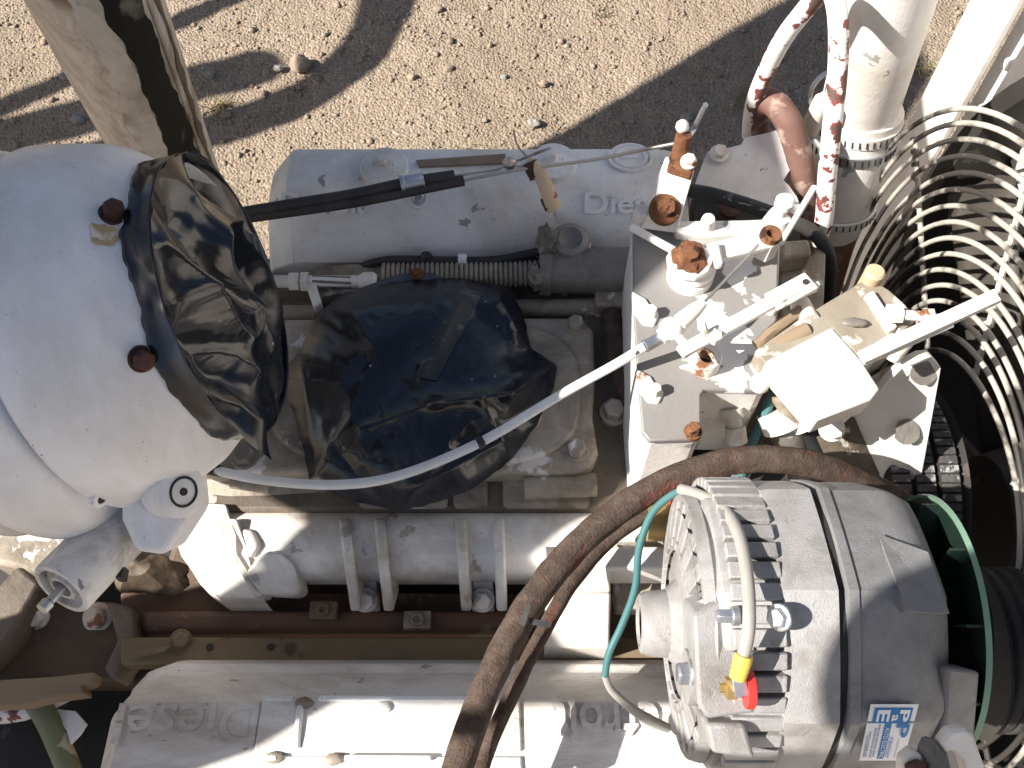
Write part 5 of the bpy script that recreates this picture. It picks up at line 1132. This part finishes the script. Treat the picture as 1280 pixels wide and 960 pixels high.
b = MB(); b.lathe(D(934, 862, 0.659), X, [(-0.0015, 0.0125), (0.0035, 0.0125), (0.0045, 0.011)], 22); mk('stud_insulator', b, M['red'], AL)
# green fan at the drive end
AF = MB(); AF.lathe(O_, X, [(0.322, 0.03), (0.3215, 0.097), (0.3230, 0.0975), (0.3240, 0.03)], 72); FA = mk('fan_disc', AF, M['greenfan'], AL)
b = MB(); b.lathe(O_, X, [(0.3215, 0.0968), (0.3205, 0.0990), (0.3245, 0.0998), (0.3250, 0.0975), (0.3215, 0.0968)], 72, False, False); mk('fan_rim', b, worn('pale_green_edge', (0.16, 0.28, 0.20), rough=0.4, dirt=(0.08, 0.12, 0.09), dirt_amt=0.5), FA)
for k in range(11):
    a = k / 11 * 6.2832 + 0.12; d_ = V(0, math.cos(a), math.sin(a)); t_ = V(0, -math.sin(a), math.cos(a)); b = MB()
    b.prism([O_ + d_ * 0.05 + X * 0.3225, O_ + d_ * 0.0970 + X * 0.3225, O_ + d_ * 0.0970 + X * 0.309, O_ + d_ * 0.05 + X * 0.305], t_ * 0.0022); mk('fan_vane', b, M['greenfan'], FA)
b = MB(); b.lathe(O_, X, [(0.29, 0.02), (0.36, 0.02)], 20); b.lathe(O_, X, [(0.332, 0.035), (0.334, 0.045), (0.342, 0.036), (0.352, 0.045), (0.355, 0.035)], 40); mk('drive_pulley', b, M['dark'], AL)
# white adjusting bracket with rusty stud at the bottom edge
ABR = thing('adjusting_bracket', D(1190, 960, 0.64), 'small white rust stained bracket at the bottom right corner', 'bracket')
b = MB(); hk = [D(x_, y_, 0.615) for x_, y_ in ((1176, 930), (1188, 914), (1206, 911), (1218, 920), (1232, 960), (1240, 1000), (1215, 1000), (1204, 952), (1192, 938), (1182, 942))]; b.prism(hk, cF * 0.012); mk('hook', b, M['white_bright'], ABR, bevel=0.002)
b = MB(); hk = [D(x_, y_, 0.615) for x_, y_ in ((1128, 950), (1142, 938), (1152, 944), (1158, 954), (1148, 962), (1144, 1000), (1126, 1000))]; b.prism(hk, cF * 0.012); mk('hook', b, M['white_bright'], ABR, bevel=0.002)
b = MB(); b.tube([D(1152, 935, 0.625), D(1168, 946, 0.618), D(1180, 1000, 0.60)], 0.0075, 14, 4, wob=0.2); mk('stud', b, M['steel_dirty'], ABR)
b = MB(); b.blob(D(1146, 962, 0.612), (0.008, 0.006, 0.006), 12, 8, 0.4); mk('rust_patch', b, M['rust_dark'], ABR)
# sticker
def stk(px, py): p_ = ahit(px, py, ARAD - 0.0007); return p_ + anorm(p_) * 0.0022
cor = [stk(1087, 878), stk(1147, 878), stk(1128, 946), stk(1073, 946)]
b = MB()
def sg(i, j):
    px = (1087 + 60 * i) * (1 - j) + (1073 + 55 * i) * j; py = 878 + 69 * j; return stk(px, py)
b.grid(sg, 10, 14); SK = mk('sticker', b, M['label_white'], AL, smooth=80)
def sk_print(name, u0, u1, v0, v1, mat, lift=0.0004):
    b = MB(); n_ = 6
    def f(i, j):
        uu_ = u0 + (u1 - u0) * i; vv2 = v0 + (v1 - v0) * j
        p_ = sg(uu_, vv2); return p_ + anorm(p_) * lift
    b.grid(f, n_, n_); return mk(name, b, mat, SK, smooth=80)
def sk_text(txt, uu_, v0, v1, wfrac, mat, lift=0.0008, bold=0.0):
    """line of text running down the sticker; letter tops point right"""
    me = text_mesh(txt, 1.0, 0.0, bold); xs_ = [v_.co.x for v_ in me.vertices]; ys_ = [v_.co.y for v_ in me.vertices]
    x0_, x1_, y0_, y1_ = min(xs_), max(xs_), min(ys_), max(ys_)
    off = root_of(SK).location
    for v_ in me.vertices:
        j = v0 + (v1 - v0) * (v_.co.x - x0_) / (x1_ - x0_); i = uu_ + wfrac * (v_.co.y - y0_) / (y1_ - y0_)
        p_ = sg(i, j); v_.co = p_ + anorm(p_) * lift - off
    me.materials.clear(); me.materials.append(mat); o = bpy.data.objects.new('sticker_print', me); C.objects.link(o); o.parent = SK
sk_print('sticker_print', 0.10, 0.90, 0.06, 0.33, M['label_blue'])
sk_text('E', 0.17, 0.09, 0.30, 0.27, M['label_white'], bold=0.03)
sk_text('P', 0.64, 0.09, 0.30, 0.21, M['label_white'], bold=0.03)
sk_text('a', 0.49, 0.17, 0.29, 0.13, M['label_white'], bold=0.02)
sk_print('sticker_print', 0.385, 0.53, 0.33, 0.96, M['label_blue'])
sk_text('AUTO ELECTRIC', 0.41, 0.40, 0.94, 0.095, M['label_white'])
sk_text('P', 0.64, 0.34, 0.58, 0.28, M['label_blue'], bold=0.01)
sk_text('remier', 0.55, 0.58, 0.95, 0.11, M['label_blue'])
for uu_, a0, a1 in ((0.27, 0.36, 0.94), (0.20, 0.42, 0.95), (0.10, 0.48, 0.95), (0.05, 0.55, 0.95), (0.76, 0.60, 0.94)):
    n_ = 14 if uu_ < 0.7 else 1
    if n_ == 1: sk_print('sticker_print', uu_, uu_ + 0.012, a0, a1, M['label_grey'])
    else:
        for k in range(n_):
            w_ = (a1 - a0) / n_; sk_print('sticker_print', uu_, uu_ + 0.035, a0 + k * w_, a0 + k * w_ + w_ * random.uniform(0.45, 0.85), M['label_grey'])

# wires at the alternator
TW = thing('ground_wire', P(830, 905, 1.22), 'teal wire looping down left of the alternator to a grey frayed end', 'wire')
b = MB(); tw = [D(858, 612, 0.80), D(838, 620, 0.815), D(815, 642, 0.83), D(799, 685, 0.84), D(794, 735, 0.85), D(778, 780, 0.86), D(762, 815, 0.865), D(756, 845, 0.87)]
b.tube(tw, mm(4.8, tw[3]), 12, 8); mk('wire', b, M['teal'], TW)
b = MB(); t2 = [D(756, 843, 0.87), D(764, 862, 0.88), D(785, 882, 0.89), D(808, 898, 0.90), D(834, 910, 0.92)]; b.tube(t2, [mm(4.8, t2[0]), mm(5, t2[0]), mm(5.5, t2[0]), mm(7.5, t2[0]), mm(6.5, t2[0])], 12, 8); mk('frayed_end', b, M['greywire'], TW)
GW = thing('output_wire', D(930, 700, 0.70), 'thick grey wire looping over the alternator to its terminal', 'wire')
b = MB(); gw = [D(852, 612, 0.79), D(872, 618, 0.765), D(900, 632, 0.735), D(920, 660, 0.70), D(931, 700, 0.675), D(936, 745, 0.655), D(936, 785, 0.645), D(929, 822, 0.648)]
b.tube(gw, mm(8.3, gw[4]), 16, 8); mk('wire', b, M['greywire'], GW)
b = MB(); a_ = D(930, 820, 0.647); c_ = D(922, 848, 0.650); b.lathe(a_, c_ - a_, [(-0.001, 0.0058), (0.003, 0.0062), ((c_ - a_).length, 0.0056)], 16); mk('terminal_sleeve', b, M['yellow'], GW)
b = MB(); b.bar(D(923, 846, 0.651), D(927, 870, 0.654), 0.003, 0.009, X); mk('ring_lug', b, M['zinc'], GW, bevel=0.0006)

# ================================================================== LOWER LEFT CORNER
FB = thing('frame_bracket', P(70, 800, 0.98), 'dark oily frame bracket with two rusty bolts at the lower left', 'bracket')
b = MB(); b.prism([P(*q, 1.06) for q in ((-40, 740), (150, 752), (164, 800), (150, 850), (-40, 850))], 0.10); mk('web', b, M['gully'], FB, bevel=0.006)
b = MB(); b.prism([P(*q, 1.09) for q in ((132, 752), (162, 756), (166, 812), (142, 850), (128, 836), (146, 800))], 0.05); mk('gusset', b, M['grime'], FB, bevel=0.005)
b = MB(); b.prism([P(*q, 1.10) for q in ((-40, 770), (22, 705), (52, 728), (10, 800), (-40, 850))], 0.05); mk('gusset', b, M['grime'], FB, bevel=0.006)
for (px, py, r) in ((46, 772, 14), (122, 772, 17)):
    p = P(px, py, 1.062); b = MB(); b.bolt(p, V(0, -0.3, 0.95), mm(r * 0.85, p), 0.014); mk('bracket_bolt', b, M['rust_white'], FB, bevel=0.001)
b = MB(); b.prism([P(*q, 1.07) for q in ((0, 660), (62, 650), (100, 660), (60, 720), (-20, 700))], 0.08); mk('casting', b, M['grime_light'], FB, bevel=0.006)
b = MB(); b.prism([P(*q, 1.05) for q in ((8, 700), (62, 690), (64, 728), (10, 726))], 0.06); mk('block', b, M['gully'], FB, bevel=0.005)
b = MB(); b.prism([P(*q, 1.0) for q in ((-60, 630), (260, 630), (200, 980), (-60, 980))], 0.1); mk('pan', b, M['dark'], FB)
b = MB(); b.blob(P(180, 715, 1.10), (0.03, 0.025, 0.03), 18, 12, 0.4); b.blob(P(205, 722, 1.08), (0.03, 0.02, 0.02), 18, 12, 0.4); mk('pipe_joint', b, M['gully'], FB)
PK = MB(); PK.prism([P(-40, 852, 1.11), P(60, 846, 1.11), P(118, 840, 1.11), P(112, 852, 1.11), P(100, 856, 1.105), P(104, 866, 1.10), P(60, 872, 1.10), P(30, 880, 1.10), P(-40, 884, 1.10)], 0.03)
tag(mk('wood_plank', PK, M['plank'], bevel=0.002), 'splintered wooden plank end at the lower left', 'plank')
b = MB(); b.tube([P(-40, 890, 1.05), P(30, 884, 1.05), P(100, 862, 1.04)], [0.016, 0.015, 0.006], 14, 4); tag(mk('red_rod', b, M['redchip']), 'chipped red rod under the splintered plank', 'rod')
b = MB(); b.tube([P(40, 870, 1.06), P(62, 905, 1.05), P(92, 975, 1.03)], 0.013, 16, 4); tag(mk('green_tube', b, worn('olive_green_tube', (0.16, 0.18, 0.10), chip=(0.45, 0.42, 0.3), chip_at=0.6, rough=0.5)), 'olive green tube crossing the lower left corner', 'tube')
b = MB(); b.prism([P(*q, 1.05) for q in ((66, 886), (94, 889), (108, 905), (100, 918), (88, 930), (84, 915))], 0.004); tag(mk('torn_tin', b, M['white_bright']), 'torn scrap of white tin beside the near valve cover', 'scrap')
